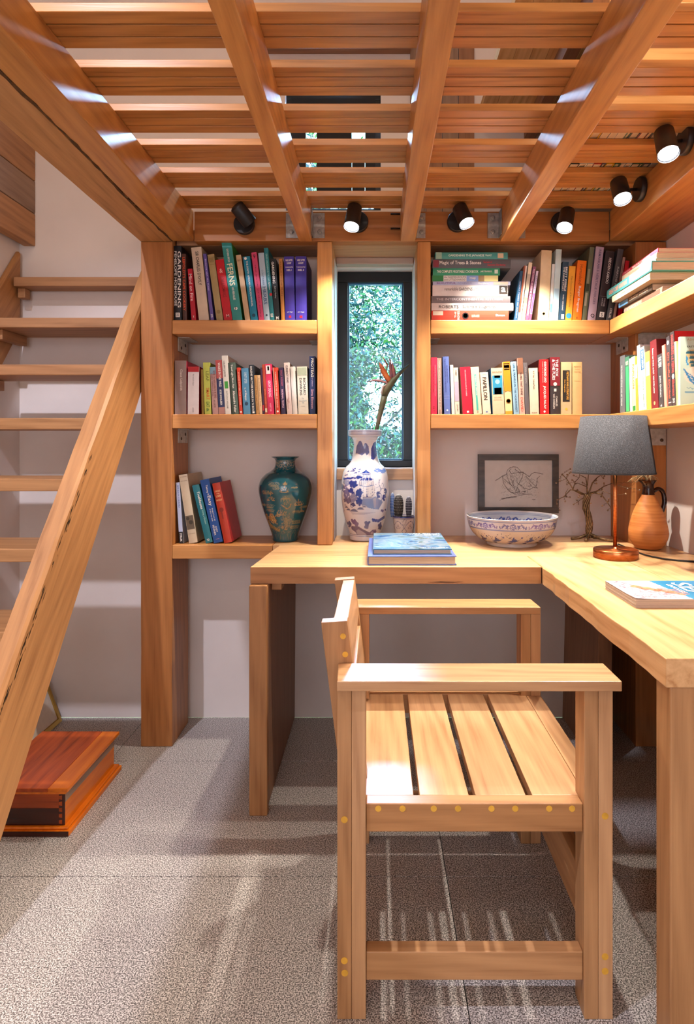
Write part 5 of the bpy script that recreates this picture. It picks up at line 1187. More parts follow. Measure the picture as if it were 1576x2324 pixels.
# --- bowl
cb = (.519, 2.325); t = thing('bowl', 'wide blue and white floral porcelain bowl on the desk', 'bowl', (cb[0], cb[1], XD+.0004))
outer = [(.093, 0), (.0955, .004), (.094, .012), (.108, .016), (.128, .026), (.150, .047), (.164, .072), (.169, .096), (.1715, .107), (.1725, .111)]
inner = [(.1690, .1115), (.1660, .106), (.162, .092), (.155, .070), (.138, .045), (.110, .027), (.06, .020), (.0005, .019)]
op = smooth_prof(outer, 90); ip = smooth_prof(inner, 60)
SB = 420
def bowl_mesh(name, prof, flip):
    vs_, fs_ = lathe_np(prof, SB, (0, 0, 0)); mm = MB(); mm.add(vs_, fs_, True)
    if not flip: mm.add(vs_[:SB], [tuple(range(SB))[::-1]]); vs_ = vs_+vs_[:SB]
    return mm.build(name, attr_mat('porcelain_painted', .12, 0, .6), t, local=True), np.array(vs_)
LB = 2*math.pi*.165
def flower_strip(cv, y, hgt, n, col1, col2, width):
    for k in range(n):
        x = (k+.5)/n*width
        c1 = col1 if k % 2 else col2
        cv.disc(x, y, hgt*.42, c1); cv.ring(x, y, hgt*.26, hgt*.05, '#d8d8e4'); cv.ring(x, y, hgt*.12, hgt*.05, '#d8d8e4')
        for a in range(10): cv.disc(x+hgt*.42*math.cos(a*.628), y+hgt*.42*math.sin(a*.628), hgt*.10, c1)
        w_ = width/n
        for sgn in (-1, 1):
            cv.line([(x+sgn*hgt*.3, y-hgt*.2), (x+sgn*hgt*1.0, y-hgt*.28), (x+sgn*hgt*1.5, y+hgt*.1), (x+sgn*min(w_*.46, hgt*2.1), y-hgt*.15)], hgt*.06, c1)
            for (dx, dy, rr) in ((.75, .15, .2), (.9, -.05, .22), (1.05, .22, .16), (1.3, .3, .18), (1.5, .12, .2), (1.65, -.1, .14), (1.95, -.2, .2), (2.05, .02, .14), (.8, -.3, .12)):
                if dx*hgt < w_*.48:
                    for j in range(3): cv.disc(x+sgn*dx*hgt+rr*hgt*.5*math.cos(j*2.1), y+dy*hgt+rr*hgt*.5*math.sin(j*2.1), rr*hgt*.52, c1)
o1, V = bowl_mesh('bowl_outside', op, False)
c = Canvas(0, 1, 0, .112, 2400, 260, '#dcd2c4'); c.X *= LB; c.b = (0, LB, 0, .112)
c.fill(c.Y > .070, '#d8d6dc')
for y, w_, cc in ((.071, .0012, '#6474a8'), (.0735, .0006, '#6474a8'), (.1015, .0010, '#7484b4'), (.104, .0006, '#6474a8')): c.fill(abs(c.Y-y) < w_, cc)
flower_strip(c, .0865, .023, 10, '#2f3f8c', '#6a5c98', LB)
rd = random.Random(12)
for k in range(14):
    x = (k+.5)/14*LB
    c.poly([(x-.022, .030), (x-.006, .034), (x+.002, .048), (x+.012, .038), (x+.026, .034), (x+.012, .028), (x-.006, .026)], '#34427c')
    c.poly([(x-.03, .024), (x-.012, .026), (x-.002, .021), (x-.016, .018)], '#3c4680')
    for j in range(12): c.disc(x+rd.uniform(-.034, .034), .042+rd.uniform(-.006, .018), .0011+rd.random()*.0012, '#443c60')
    c.line([(x+.018, .033), (x+.034, .040), (x+.038, .050)], .0008, '#443c60')
    c.disc(x+.036, .046, .004, '#3c4680')
c.fill(c.Y < .016, '#d0c8c0'); c.fill(abs(c.Y-.0155) < .0004, '#8c94b4')
th = (np.arctan2(V[:, 1], V[:, 0])+2*math.pi*1.03) % (2*math.pi)
paint(o1, c.sample(th/(2*math.pi)*LB, V[:, 2]))
o2, V = bowl_mesh('bowl_inside', [(.1725, .111), (.1715, .1122)]+ip, True)
c = Canvas(0, 1, 0, .113, 2400, 260, '#c8d2de'); c.X *= LB; c.b = (0, LB, 0, .113)
flower_strip(c, .076, .024, 9, '#2440a0', '#2c4a9c', LB)
for y in (.103, .098): c.fill(abs(c.Y-y) < .0007, '#7088b8')
c.fill(c.Y > .108, '#e4e4e8')
th = (np.arctan2(V[:, 1], V[:, 0])+2*math.pi*1.05) % (2*math.pi)
paint(o2, c.sample(th/(2*math.pi)*LB, V[:, 2]))

# --- cactus pot
YC = 2.452; s3 = YC/F; xc = px(917, YC)
t = thing('plant_pot', 'small patterned pot with spotted cacti between vase and window post', 'potted cactus', (xc, YC, XD+.0004))
hp = pz(1170.5, YC)-XD; rt = 26*s3; rb = 19*s3
pp = smooth_prof([(rb, 0), (rb+.001, .003), (rb*.5+rt*.5, hp*.5), (rt, hp)], 60)+[(rt-.003, hp), (rt-.004, hp-.010), (.0005, hp-.010)]
SP = 240; vs, fs = lathe_np(pp, SP, (0, 0, 0)); m = MB(); m.add(vs, fs, True)
o1 = m.build('pot', attr_mat('porcelain_painted', .12, 0, .6), t, local=True)
Lp = 2*math.pi*rt; c = Canvas(0, Lp, 0, hp, 1400, 500, '#d8c8c0')
c.fill(c.Y > hp-.0055, '#2a2f6c'); c.fill(abs(c.Y-(hp-.009)) < .0006, '#2a2f6c')
for k in range(5):
    x = (k+.5)/5*Lp; wd = Lp/10
    for sg in (-1, 1):
        pts = [(x, hp-.018), (x+sg*wd*.35, hp-.022), (x+sg*wd*.5, hp-.030), (x+sg*wd*.85, hp-.034), (x+sg*wd*.95, hp-.048), (x+sg*wd*.6, hp-.058), (x+sg*wd, hp-.075)]
        c.line(pts, .0016, '#2c2c60')
        c.line([(x+sg*wd*1.0, hp-.010), (x+sg*wd*.75, hp-.02), (x+sg*wd*.97, hp-.034)], .0009, '#5c3c4c')
    for a in range(10): c.disc(x+.0042*math.cos(a*.628), hp-.040+.0085*math.sin(a*.628), .0011, '#2c2c50')
    c.disc(x, hp-.040, .0016, '#2c2c50'); c.line([(x-.008, hp-.048), (x-.011, hp-.043)], .002, '#3c3c64'); c.line([(x+.008, hp-.048), (x+.011, hp-.043)], .002, '#3c3c64')
    for j in range(28): c.disc(x+wd+rd.uniform(-.6, .6)*wd*.7, hp-.012-rd.random()*.012, .0007, '#3c3450')
V = np.array(vs); th = (np.arctan2(V[:, 1], V[:, 0])+2*math.pi*1.05) % (2*math.pi); paint(o1, c.sample(th/(2*math.pi)*Lp, V[:, 2]))
MB().lathe([(rt-.0045, 0), (rt-.0046, .003)], 32, (xc, YC, XD+hp-.009)).build('soil', mat('#3a2c22', .95), t)
def cactus(X0, X1, Yt, Yb, col, spot_c, yo=0, n=6, rings=11):
    x0, x1 = px(X0, YC), px(X1, YC); zt_, zb_ = pz(Yt, YC), XD+hp-.006; cx = (x0+x1)/2; r = (x1-x0)/2; Hh = zt_-zb_
    pr_ = smooth_prof([(r*.72, 0), (r*.95, Hh*.3), (r, Hh*.62), (r*.78, Hh*.87), (r*.3, Hh*.985), (.0003, Hh)], 16)
    o_ = MB().lathe(pr_, 20, (cx, YC+yo, zb_)).build('cactus', mat(col, .6), t)
    d = MB(); cnt = 18
    for j in range(rings):
        i = 1+j*(len(pr_)-3)/rings; rr, zz = pr_[int(i)]; rr2, zz2 = pr_[int(i)+1]; u = i-int(i); rr += (rr2-rr)*u; zz += (zz2-zz)*u
        for k in range(cnt):
            a = 2*math.pi*(k+.5*(j % 2))/cnt; d.ball((cx+(rr+.0003)*math.cos(a), YC+yo+(rr+.0003)*math.sin(a), zb_+zz), .00105, 4, 3)
    d.build('areole', mat(spot_c, .6), o_)['kind'] = 'stuff'
cactus(894, 916, 1122, 1172, '#26221e', '#d8d4cc', -.006)
cactus(921, 936, 1127, 1172, '#2c2830', '#d0ccd0', .006)
cactus(886, 897, 1119, 1172, '#5c78b0', '#e0e4ec', .014)

# --- framed drawing on the back wall
YF = 2.535
t = thing('framed_drawing', 'dark-framed pencil drawing of a mountain behind the bowl', 'picture', (px(1178, YF), YF, pz(1166, YF)))
fx0, fx1, fz0, fz1 = px(1087, YF-.012), px(1269, YF-.012), pz(1165, YF-.012), pz(1031, YF-.012)
fw = .0255; fm = noise_mat('dark_frame_wood', [(0.35, '#2c2a2c'), (0.65, '#443e3c')], 60, 4, .45, .05, 0, (.2, 1, 1))
f = MB(); y0, y1 = YF-.012, YW-.0005
f.box(fx0, fx1, y0, y1, fz1-fw, fz1).box(fx0, fx1, y0, y1, fz0, fz0+fw).box(fx0, fx0+fw, y0, y1, fz0+fw, fz1-fw).box(fx1-fw, fx1, y0, y1, fz0+fw, fz1-fw)
f.build('frame', fm, t, bevel=.001)
MB().box(fx0+fw, fx1-fw, y0+.008, y0+.010, fz0+fw, fz1-fw).build('drawing_paper', mat('#ded4ca', .8, 0, .03), t)
qd = lambda X, Y: (1080+X/7.88, 1020+Y/7.88)
strokes = [[(555, 440), (570, 370), (620, 325), (680, 312), (740, 320), (790, 370), (800, 400), (860, 410), (840, 450)],
 [(350, 560), (420, 520), (480, 470), (540, 450), (560, 440)], [(640, 440), (700, 420), (830, 410), (880, 430), (930, 470), (960, 490), (1000, 440), (1050, 415), (1150, 420), (1210, 445)],
 [(480, 480), (500, 600), (560, 700), (620, 760), (700, 800)], [(620, 460), (640, 540), (670, 620), (700, 700), (720, 770)], [(850, 450), (830, 520), (790, 590), (760, 640)],
 [(900, 480), (980, 570), (1050, 640), (1110, 690)], [(1150, 480), (1100, 520), (1100, 590), (1080, 660)], [(740, 540), (745, 600), (790, 630), (850, 680), (860, 700)],
 [(680, 540), (670, 610)], [(560, 480), (610, 600), (680, 680)], [(640, 440), (600, 380), (640, 340)], [(705, 350), (730, 380), (780, 400)], [(500, 520), (580, 590), (640, 640)],
 [(870, 690), (960, 720), (1040, 680), (1110, 690)], [(430, 910), (560, 860), (700, 840), (900, 800), (1010, 795)], [(460, 880), (600, 870), (740, 850)], [(620, 770), (700, 780), (800, 760), (900, 750)],
 [(700, 800), (880, 790)], [(1010, 900), (1025, 890), (1040, 905), (1055, 892), (1075, 895)], [(750, 670), (730, 740), (790, 760), (750, 670)], [(960, 600), (1000, 650), (940, 660)]]
sk = MB(); rd = random.Random(3); ink = mat('#6a5c56', .9); yk = y0+.0077
def stroke(pts, wpx, jit=1.2):
    P = [(X+rd.uniform(-jit, jit)*3, Y+rd.uniform(-jit, jit)*3) for X, Y in pts]
    for (a, b), (c_, d_) in zip(P, P[1:]):
        ax, az = px(qd(a, b)[0], yk), pz(qd(a, b)[1], yk); bx_, bz = px(qd(c_, d_)[0], yk), pz(qd(c_, d_)[1], yk)
        dx, dz = bx_-ax, bz-az; l = math.hypot(dx, dz) or 1; nx_, nz_ = -dz/l*wpx, dx/l*wpx
        sk.add([(ax-nx_, yk, az-nz_), (bx_-nx_, yk, bz-nz_), (bx_+nx_, yk, bz+nz_), (ax+nx_, yk, az+nz_)], [(0, 1, 2, 3)])
sk.use(ink)
for s_ in strokes: stroke(s_, .0008); stroke(s_, .0005, 3)
for k in range(330):
    a = rd.uniform(480, 1130); b = rd.uniform(340, 780)
    inside = (b > 330+abs(a-690)*.55 and b < 800-abs(a-790)*.45 and a < 1120)
    if inside:
        L_ = rd.uniform(20, 60); an = rd.choice([1.0, 2.1, .6]) + rd.uniform(-.15, .15); stroke([(a, b), (a+L_*math.cos(an), b+L_*math.sin(an))], .00032, .3)
for k in range(60):
    a = rd.uniform(440, 1120); b = rd.uniform(740, 860); stroke([(a, b), (a+rd.uniform(8, 24), b-rd.uniform(-6, 10))], .0004, .5)
sk.build('pencil_drawing', None, t)
g_ = MB().box(fx0+fw, fx1-fw, y0+.004, y0+.0055, fz0+fw, fz1-fw).build('glass_pane', glass_mat((.97, .97, .97, 1)), t)

# --- table lamp
YL = 2.047; xl = px(1398, YL)
t = thing('table_lamp', 'copper table lamp with charcoal linen shade on the desk', 'lamp', (xl, YL, XD+.0004))
cop = noise_mat('brushed_copper', [(0.35, '#c8703c'), (0.65, '#e89a64')], 40, 4, .25, .03, 0, (1, 1, 12), 1.0)
z0 = XD+.0004
MB().lathe([(.069, 0), (.0725, .001), (.0725, .0275), (.0705, .030), (.012, .031), (.009, .036), (.0072, .037)], 64, (xl, YL, z0)).build('base', cop, t)
MB().lathe([(.0066, .037), (.0066, .36)], 20, (xl-.002, YL, z0)).build('pole', cop, t)
sh = noise_mat('charcoal_linen', [(0.35, '#1e2026'), (0.5, '#2c2e35'), (0.7, '#484a52')], 420, 3, .9, .25)
zb2, zt2 = 1.0545, 1.2465; xs2 = px(1393, YL)
prof = [(.1335, zb2), (.1068, zt2), (.1055, zt2), (.1322, zb2)]
m = MB(); m.lathe(prof+[prof[0]], 72, (xs2, YL, 0), True, False); o = m.build('lamp_shade', sh, t)
MB().lathe([(.1338, zb2-.001), (.1338, zb2+.004)], 72, (xs2, YL, 0), True, False).build('shade_trim', mat('#2c2c30', .9), t)
sp_ = MB()
for k in range(3):
    a = k*2.094+.3; sp_.tube([(xl-.002, YL, z0+.36), (xs2+.105*math.cos(a), YL+.105*math.sin(a), zt2-.004)], .0013, 6)
sp_.build('shade_spider', steel, t)
MB().lathe([(.017, 0), (.017, .05), (.012, .055), (.001, .055)], 20, (xl-.002, YL, z0+.36)).ball((xl-.002, YL, z0+.445), .03, 14, 9, (1, 1, 1.15)).build('bulb', mat('#e8e4da', .2), t)
# power cord
cd = MB(); cp = [(xl+.008, YL+.07, z0+.012), (xl+.03, YL+.085, z0+.004)]
for X, Y in ((1404, 1237), (1404, 1237), (1412, 1240), (1425, 1246), (1440, 1252.5), (1460, 1260), (1482, 1266), (1510, 1271), (1545, 1275), (1590, 1278)):
    yd = (XD-H0)*F/(VY-Y); cp.append(((X-VX)*yd/F, yd, XD+.0036))
cp = [(xl+.004, YL+.0745, XD+.012)]+cp[3:]
o = cd.tube(cp, .0029, 8).build('power_cord', mat('#1c1c1e', .45)); recenter(o, cp[0]); tag(o, 'black power cord curving right from the copper lamp base', 'cord')

# --- wire tree
YR = 2.42; xr = px(1335, YR); tz0 = XD+.0004
t = thing('wire_tree', 'twisted wire bonsai tree ornament behind the lamp', 'ornament', (xr, YR, tz0))
wire = noise_mat('tarnished_wire', [(0.3, '#4c3a28'), (0.55, '#7c6448'), (0.75, '#a88c68')], 90, 4, .45, .2, 0, (1, 1, 1), .6)
bead = noise_mat('wire_bead', [(0.3, '#6c5442'), (0.7, '#b49a80')], 200, 3, .5, .3, 0, (1, 1, 1), .4)
def TP(X, Y, dy=0): return (px(X, YR), YR+dy, pz(Y, YR))
trunk = [TP(1337, 1221), TP(1337, 1205), TP(1339, 1190), TP(1337, 1172), TP(1331, 1155), TP(1331, 1138), TP(1334, 1122)]
for k in range(9):
    a0 = k*.698; pts = []
    for i in range(25):
        u = i/24*(len(trunk)-1); j = min(int(u), len(trunk)-2); w_ = u-j; p = Vector(trunk[j]).lerp(Vector(trunk[j+1]), w_)
        rr = (.0105 if i > 3 else .0085)*(1+.1*math.sin(k)); a = a0+i*.22; pts.append(p+Vector((rr*math.cos(a), rr*.8*math.sin(a), 0)))
    MB().tube(pts, .0034, 6).build('trunk_strand', wire, t)
MB().tube(trunk, .0085, 8).build('trunk_core', wire, t)
for (X, Y, dy) in ((1297, 1217, 0), (1320, 1224, -.05), (1384, 1225, -.06), (1366, 1216, .02), (1345, 1217, .05)):
    pts = [TP(1337, 1212), ((px(X, YR)+xr)/2, YR+dy*.5, tz0+.010), (px(X, YR), YR+dy, tz0+.0062)]
    MB().tube(pts, [.007, .0062, .0058], 8).build('root', wire, t)
brs = {'b': []}
rd = random.Random(21)
main = [((1331, 1122), (1318, 1121), (1300, 1112), (1282, 1085), (1270, 1075)), ((1331, 1124), (1312, 1114), (1298, 1112), (1284, 1128), (1268, 1137)),
        ((1334, 1124), (1334, 1100), (1333, 1085), (1320, 1078)), ((1336, 1122), (1352, 1117), (1372, 1104), (1390, 1097)), ((1350, 1118), (1364, 1122), (1376, 1140), (1381, 1150)),
        ((1336, 1122), (1348, 1096), (1362, 1084), (1372, 1080)), ((1334, 1102), (1340, 1080), (1346, 1066)), ((1301, 1112), (1306, 1094), (1316, 1084), (1318, 1072)),
        ((1334, 1126), (1322, 1132), (1314, 1138), (1315, 1146)), ((1286, 1128), (1282, 1118), (1286, 1108)), ((1340, 1118), (1360, 1112), (1384, 1122)), ((1331, 1104), (1320, 1100), (1310, 1096))]
ends = []
for bi, b in enumerate(main):
    dy = rd.uniform(-.05, .06); n = len(b); rads = [(.0034 if bi < 6 else .0022)*(1-.6*i/(n-1)) for i in range(n)]
    pts = [TP(X, Y, dy*i/(n-1)) for i, (X, Y) in enumerate(b)]
    MB().tube(pts, rads, 7).build('branch', wire, t)
    for i in range(1, n): ends.append((b[i], dy*i/(n-1)))
curl_ends = [(1266, 1089), (1262, 1096), (1274, 1078), (1285, 1072), (1292, 1064), (1297, 1072), (1286, 1077), (1297, 1089), (1281, 1098), (1295, 1097), (1309, 1098), (1269, 1135), (1273, 1146), (1287, 1139), (1276, 1160), (1310, 1127), (1300, 1130), (1312, 1135), (1301, 1144), (1317, 1113), (1327, 1096), (1352, 1097), (1341, 1128), (1338, 1141), (1371, 1120), (1375, 1131), (1386, 1114), (1383, 1137), (1380, 1158), (1364, 1147), (1420, 1087), (1416, 1106), (1374, 1097), (1352, 1090), (1382, 1087), (1367, 1110), (1390, 1103), (1375, 1081), (1304, 1079), (1369, 1128)]
for (X, Y) in curl_ends:
    (bx_, by_), dy = min(ends, key=lambda e: math.hypot(e[0][0]-X, e[0][1]-Y)+rd.random()*6)
    dy2 = dy+rd.uniform(-.03, .03) if X < 1385 else -.15; n = 26; pts = []
    L_ = math.hypot(X-bx_, Y-by_); ux, uy = (X-bx_)/(L_+1e-6), (Y-by_)/(L_+1e-6); turns = max(2, L_/5)
    for i in range(n):
        u = i/(n-1); am = 1.3*min(1, u*3); ph = u*turns*6.283
        pts.append(TP(bx_+(X-bx_)*u-uy*am*math.sin(ph), by_+(Y-by_)*u+ux*am*math.sin(ph), dy+(dy2-dy)*u+.002*math.cos(ph)))
    MB().tube(pts, .00085, 5).build('curled_wire', wire, t)
    MB().ball(TP(X, Y, dy2), .0038, 8, 6).build('bead', bead, t)

# --- jug
xj, yj = px(1472, 2.226), 2.226; t = thing('jug', 'terracotta jug with glazed dark brown neck and handle', 'jug', (xj, yj, XD+.0004))
sj = yj/F; jz = lambda Y: (1247.5-(1000+Y/2.94))*sj
bp_ = [(24, 725), (27.5, 721), (34, 695), (40, 665), (42.5, 625), (41.5, 590), (38, 545), (32.5, 490), (25.5, 440), (19, 400), (13.4, 366)]
pj = smooth_prof([(r*sj, max(0, jz(Y))) for r, Y in bp_], 60)
terra = noise_mat('terracotta', [(0.3, '#b5682e'), (0.5, '#c87c3c'), (0.7, '#d48c4c')], 12, 4, .55, .35, 0, (.3, .3, 9))
MB().lathe(pj, 64, (xj, yj, XD+.0004)).build('jug_body', terra, t)
glz = mat('#2c140c', .08, 0, .2)
r0, zt0 = pj[-1]
nk = smooth_prof([(r0+.0008, zt0-.002), (.0205, zt0+.010), (.0195, zt0+.024), (.0215, zt0+.040), (.0300, zt0+.0525)], 20)
m = MB(); m.lathe(nk+[(.0275, zt0+.0525), (.018, zt0+.038), (.016, zt0+.02)], 40, (xj, yj, XD+.0004), True, False)
m.v = [(v[0]-(.010*max(0, (v[2]-XD-zt0-.035)/.0175) if v[0] < xj-.012 else 0), v[1], v[2]) for v in m.v]
m.build('jug_neck', glz, t)
hz = XD+.0004
hd = [(xj+.019, yj, hz+zt0+.012), (xj+.038, yj, hz+zt0+.020), (xj+.053, yj-.002, hz+zt0+.008), (xj+.058, yj-.004, hz+zt0-.020), (xj+.054, yj-.006, hz+zt0-.045), (xj+.043, yj-.006, hz+zt0-.072), (xj+.0375, yj-.004, hz+zt0-.085)]
hs = []
for i in range(31):
    u = i/30*(len(hd)-1); k = min(int(u), len(hd)-2); w_ = u-k; P = [Vector(hd[max(0, min(len(hd)-1, k+j))]) for j in (-1, 0, 1, 2)]
    hs.append(.5*((2*P[1])+(-P[0]+P[2])*w_+(2*P[0]-5*P[1]+4*P[2]-P[3])*w_*w_+(-P[0]+3*P[1]-3*P[2]+P[3])*w_**3))
MB().tube(hs, [.0085-.002*abs(i/30-.5) for i in range(31)], 10).build('handle', glz, t)
dr = MB(); rd = random.Random(6); topz = hz+zt0+.045
for k in range(20):
    a = rd.uniform(0, 6.28); L_ = rd.uniform(.02, .045); pts = []
    for i in range(9):
        u = i/8; pts.append((xj-.004+(.012+L_*.7*u)*math.cos(a)*u*1.4-.012*u*u, yj+.6*L_*u*math.sin(a), topz+.030*math.sin(u*2.4)-.016*u*u*rd.uniform(.7, 1.3)))
    dr.tube(pts, .0012, 5)
dr.build('dried_tendrils', mat('#b49a70', .8), t)['kind'] = 'stuff'

# --- wooden chest on the floor
t = thing('wooden_chest', 'glossy two-tone wooden box with dovetailed corners on the floor', 'box', (-1.04, 1.95, .0004))
bx0, bx1, by0, by1 = -1.185, -.905, 1.772, 2.14
def mold(z0, z1, grow, name, mt):
    MB().box(bx0-grow, bx1+grow, by0-grow, by1+grow, z0, z1).build(name, mt, t, bevel=.003)
MB().box(bx0-.002, bx1, by0, by1, .0005, .016).build('plinth', W('chestorange', 'Y'), t, bevel=.002)
MB().box(bx0+.003, bx1-.006, by0+.006, by1-.006, .0162, .024).build('plinth_molding', W('chestorange', 'Y'), t, bevel=.003)
MB().box(bx0, bx1-.001, by0-.0012, by0-.0001, .0008, .0155).build('plinth_front', W('chestdark', 'X'), t)
a0, a1, c0, c1 = bx0+.012, bx1-.020, by0+.018, by1-.018
MB().box(a0, a1, c0, c1, .0242, .118).build('box_body', W('chestorange', 'Y'), t)
MB().box(a1+.0001, a1+.0012, c0, c1, .092, .1175).build('dark_band', W('grey', 'Y'), t)
MB().box(a0, a1-.017, c0-.0032, c0-.0001, .0245, .074).build('front_board', W('chestdark', 'X'), t, bevel=.0006)
MB().box(a0, a1-.017, c0-.0032, c0-.0001, .0745, .1175).build('front_board', W('chestred', 'X'), t, bevel=.0006)
MB().box(a1-.0168, a1, c0-.0030, c0-.0001, .0245, .1175).build('corner_board', W('chestdark', 'Z'), t)
for k in range(5):
    z = .030+k*.018
    MB().prism([(a1-.0168, z), (a1-.0075, z-.002), (a1-.0075, z+.011), (a1-.0168, z+.009)], 'y', c0-.0037, c0-.0030).build('dovetail', W('chestred', 'X'), t)
MB().box(a0-.006, a1+.006, c0-.008, c1+.006, .1182, .126).build('lid_molding', W('chestorange', 'Y'), t, bevel=.002)
MB().box(bx0, bx1-.066, by0+.006, by1-.004, .1262, .1375).build('lid_panel', W('chestred', 'Y'), t, bevel=.0015)
MB().prism([(bx1-.0658, by0+.006), (bx1-.006, by0+.006), (bx1-.006, by1-.004), (bx1-.0658, by1-.004)], 'z', .1262, .1375).build('lid_edge_board', W('chestorange', 'Y'), t, bevel=.002)

# --- framed picture leaning on the left wall behind the chest
t = thing('leaning_picture', 'white picture with thin gold frame leaning behind the wooden box', 'picture', (-1.33, 2.33, 0))
def lean(a, b, z0_, z1_, th0, th1):
    X = lambda z, d: -1.312-.36*z-d
    return MB().hexa([(X(z0_, th1), a, z0_), (X(z0_, th0), a, z0_), (X(z0_, th0), b, z0_), (X(z0_, th1), b, z0_), (X(z1_, th1), a, z1_), (X(z1_, th0), a, z1_), (X(z1_, th0), b, z1_), (X(z1_, th1), b, z1_)])
gold = mat('#b99548', .35, .7)
for nm, a, b, z0_, z1_ in (('frame_side', 2.135, 2.15, .001, .42), ('frame_side', 2.50, 2.515, .001, .42), ('frame_rail', 2.1505, 2.4995, .001, .016), ('frame_rail', 2.1505, 2.4995, .405, .42)):
    lean(a, b, z0_, z1_, 0, .018).build(nm, gold, t)
lean(2.1502, 2.4998, .0165, .4045, .006, .014).build('picture_sheet', mat('#ddd6c8', .8), t)

# ================================================================ LOFT seen through the gaps
lt = thing('loft_desk', 'pale plank worktop in the loft seen through the ceiling gaps', 'desk', (.75, 2.0, 2.5))
for k in range(12):
    a = .42+k*.0565
    MB().box(a+.0006, a+.0559, 1.25, YW-.003, 2.50, 2.535).build('worktop_plank', W('loft', 'Y'), lt)
for a in (.62, .90):
    MB().box(a, a+.045, 1.75, YW-.004, 2.44, 2.4995).build('bearer', W('slabdark', 'Y'), lt)
sh_ = thing('loft_shelf', 'dark plank shelf above the loft window seen through the gaps', 'shelf', (-.17, 2.45, 2.82))
MB().box(-.50, .14, 2.33, YW-.002, 2.80, 2.835).build('shelf_board', W('slabdark', 'X'), sh_)
pn = thing('loft_wall_panel', 'grey-brown boards on the loft wall seen through the gaps', 'panel', (.27, 2.54, 2.3))
for k in range(4): MB().box(.14+k*.068, .205+k*.068, YW-.014, YW-.001, 2.06, 2.95).build('board', W('slabdark' if k % 2 else 'grey', 'Z'), pn)
fa = thing('loft_fascia', 'pale upright boards in the loft seen through gaps at top right', 'boards', (.85, 1.70, 2.06))
for k in range(3): MB().box(.655, 1.0, 1.702, 1.714, ZS+.0205+k*.135, ZS+.0205+k*.135+.133).build('board', W('loft', 'X'), fa)
for a in (.605, 1.003): MB().box(a, a+.047, 1.690, 1.716, ZS+.0203, 2.499).build('upright', W('slabdark', 'Z'), fa)
rd = random.Random(15); x = .60
cols = ['#d8d0c4', '#3a3438', '#c8c0b4', '#2c3030', '#a83830', '#d8a830', '#3c5c4c', '#e0dcd4', '#4c4450', '#b8b0a8']
while x < 1.07:
    w_ = rd.uniform(.010, .028)
    if x+w_ > 1.09: break
    make_book('book standing on the loft floor, seen through the ceiling gaps', 'books on the loft floor seen from below', (x, 1.722, ZS+.0200), 0, 0, w_, rd.uniform(.2, .27), rd.uniform(.19, .225), rd.choice(cols), (), rd.random() < .4, name='loft_book')
    make_book('book standing on the loft floor, seen through the ceiling gaps', 'books on the loft floor seen from below', (x, 1.955, ZS+.0200), 0, 0, w_-.001, rd.uniform(.2, .27), rd.uniform(.2, .36), rd.choice(cols), (), rd.random() < .4, name='loft_book')
    x += w_+.0012

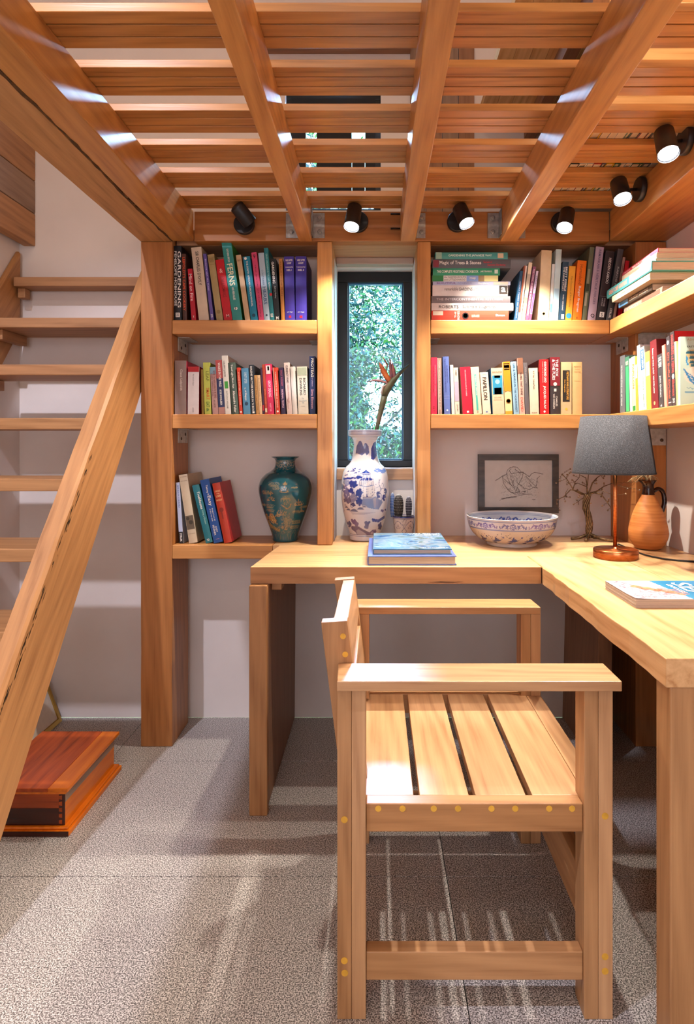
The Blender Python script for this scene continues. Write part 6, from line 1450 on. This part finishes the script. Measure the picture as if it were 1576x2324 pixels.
# ================================================================ GARDEN outside the window
gd = MB().box(-6, 6, YW+.25, 12, -.35, -.30).build('ground', noise_mat('garden_soil', [(0.3, '#3c4a28'), (0.7, '#6c7c48')], 6, 5, .9)); gd['kind'] = 'structure'
leafm, nt, b = newmat('leaf_green'); a = nt.nodes.new('ShaderNodeAttribute'); a.attribute_name = 'paint'
nt.links.new(a.outputs['Color'], b.inputs['Base Color']); b.inputs['Roughness'].default_value = .45
try: b.inputs['Transmission Weight'].default_value = 0
except Exception: pass
def garden_tree(cx, cy, label, nleaf, spread, zr, seed, open_):
    rs = np.random.RandomState(seed)
    t = thing('garden_tree', label, 'tree', (cx, cy, -.3))
    bark = noise_mat('bark', [(0.3, '#3a3c38'), (0.7, '#6c6c60')], 20, 5, .9)
    rd_ = random.Random(seed)
    MB().tube([(cx, cy, -.3), (cx+.08, cy, .6), (cx-.05, cy, 1.6), (cx+.1, cy+.05, 3.0)], [.07, .055, .04, .02], 10).build('trunk', bark, t)
    tips = []
    for k in range(26):
        z = rd_.uniform(.2, 3.0); a_ = rd_.uniform(0, 6.28); L_ = rd_.uniform(.5, spread)
        p0 = Vector((cx, cy, z)); pts = [p0]
        for i in range(1, 7):
            u = i/6; pts.append(p0+Vector((L_*u*math.cos(a_)+rd_.uniform(-.06, .06), .5*L_*u*math.sin(a_)+rd_.uniform(-.06, .06), .45*L_*u+rd_.uniform(-.07, .07))))
        MB().tube(pts, [.016*(1-.85*i/6)+.002 for i in range(7)], 5).build('branch', bark, t); tips += pts[2:]
    tips = np.array([tuple(p) for p in tips]); n = nleaf
    c_ = tips[rs.randint(0, len(tips), n)] + rs.normal(0, 1, (n, 3))*np.array([.26, .20, .24])
    # sky gap right of centre; unseen higher gaps cut to let the sun in
    for (gx, gz, gr) in open_:
        d = np.hypot((c_[:, 0]-gx), (c_[:, 2]-gz)); keep = (d > gr) | (rs.rand(n) < .12); c_ = c_[keep]; n = len(c_)
    L_ = rs.uniform(.013, .028, n)[:, None]; Wd = L_*rs.uniform(.30, .46, n)[:, None]
    u = rs.normal(0, 1, (n, 3)); u /= np.linalg.norm(u, axis=1)[:, None]; v = np.cross(u, rs.normal(0, 1, (n, 3))); v /= np.linalg.norm(v, axis=1)[:, None]
    P = np.stack([c_-u*L_, c_+v*Wd-u*L_*.1, c_+u*L_, c_-v*Wd-u*L_*.1], 1).reshape(-1, 3) - np.array([cx, cy, -.3])
    me = bpy.data.meshes.new('foliage'); me.vertices.add(len(P)); me.vertices.foreach_set('co', P.ravel())
    me.loops.add(4*n); me.loops.foreach_set('vertex_index', np.arange(4*n)); me.polygons.add(n)
    me.polygons.foreach_set('loop_start', np.arange(0, 4*n, 4)); me.polygons.foreach_set('loop_total', np.full(n, 4)); me.update(calc_edges=True)
    me.materials.append(leafm); o_ = bpy.data.objects.new('foliage', me); COL.objects.link(o_); o_.parent = t; o_['kind'] = 'stuff'
    pal = np.array([hexc(h) for h in ('#186040', '#0c5050', '#247030', '#4c8038', '#14646c', '#083c4c')]); cc = pal[rs.randint(0, len(pal), n)]*rs.uniform(.4, 1.0, (n, 1))
    paint(o_, np.repeat(cc, 4, 0)); return t
garden_tree(-.35, 4.6, 'leafy tree filling the left of the narrow window view', 130000, 1.5, 3, 5, ((.13, 1.42, .17), (.0, 1.55, .12), (-.02, 1.36, .08), (.1, 3.05, .52), (.1, 3.6, .6)))
garden_tree(1.0, 8.6, 'leafy shrub tree at the right of the window view', 45000, 1.3, 3, 8, ((.32, 1.70, .3),))
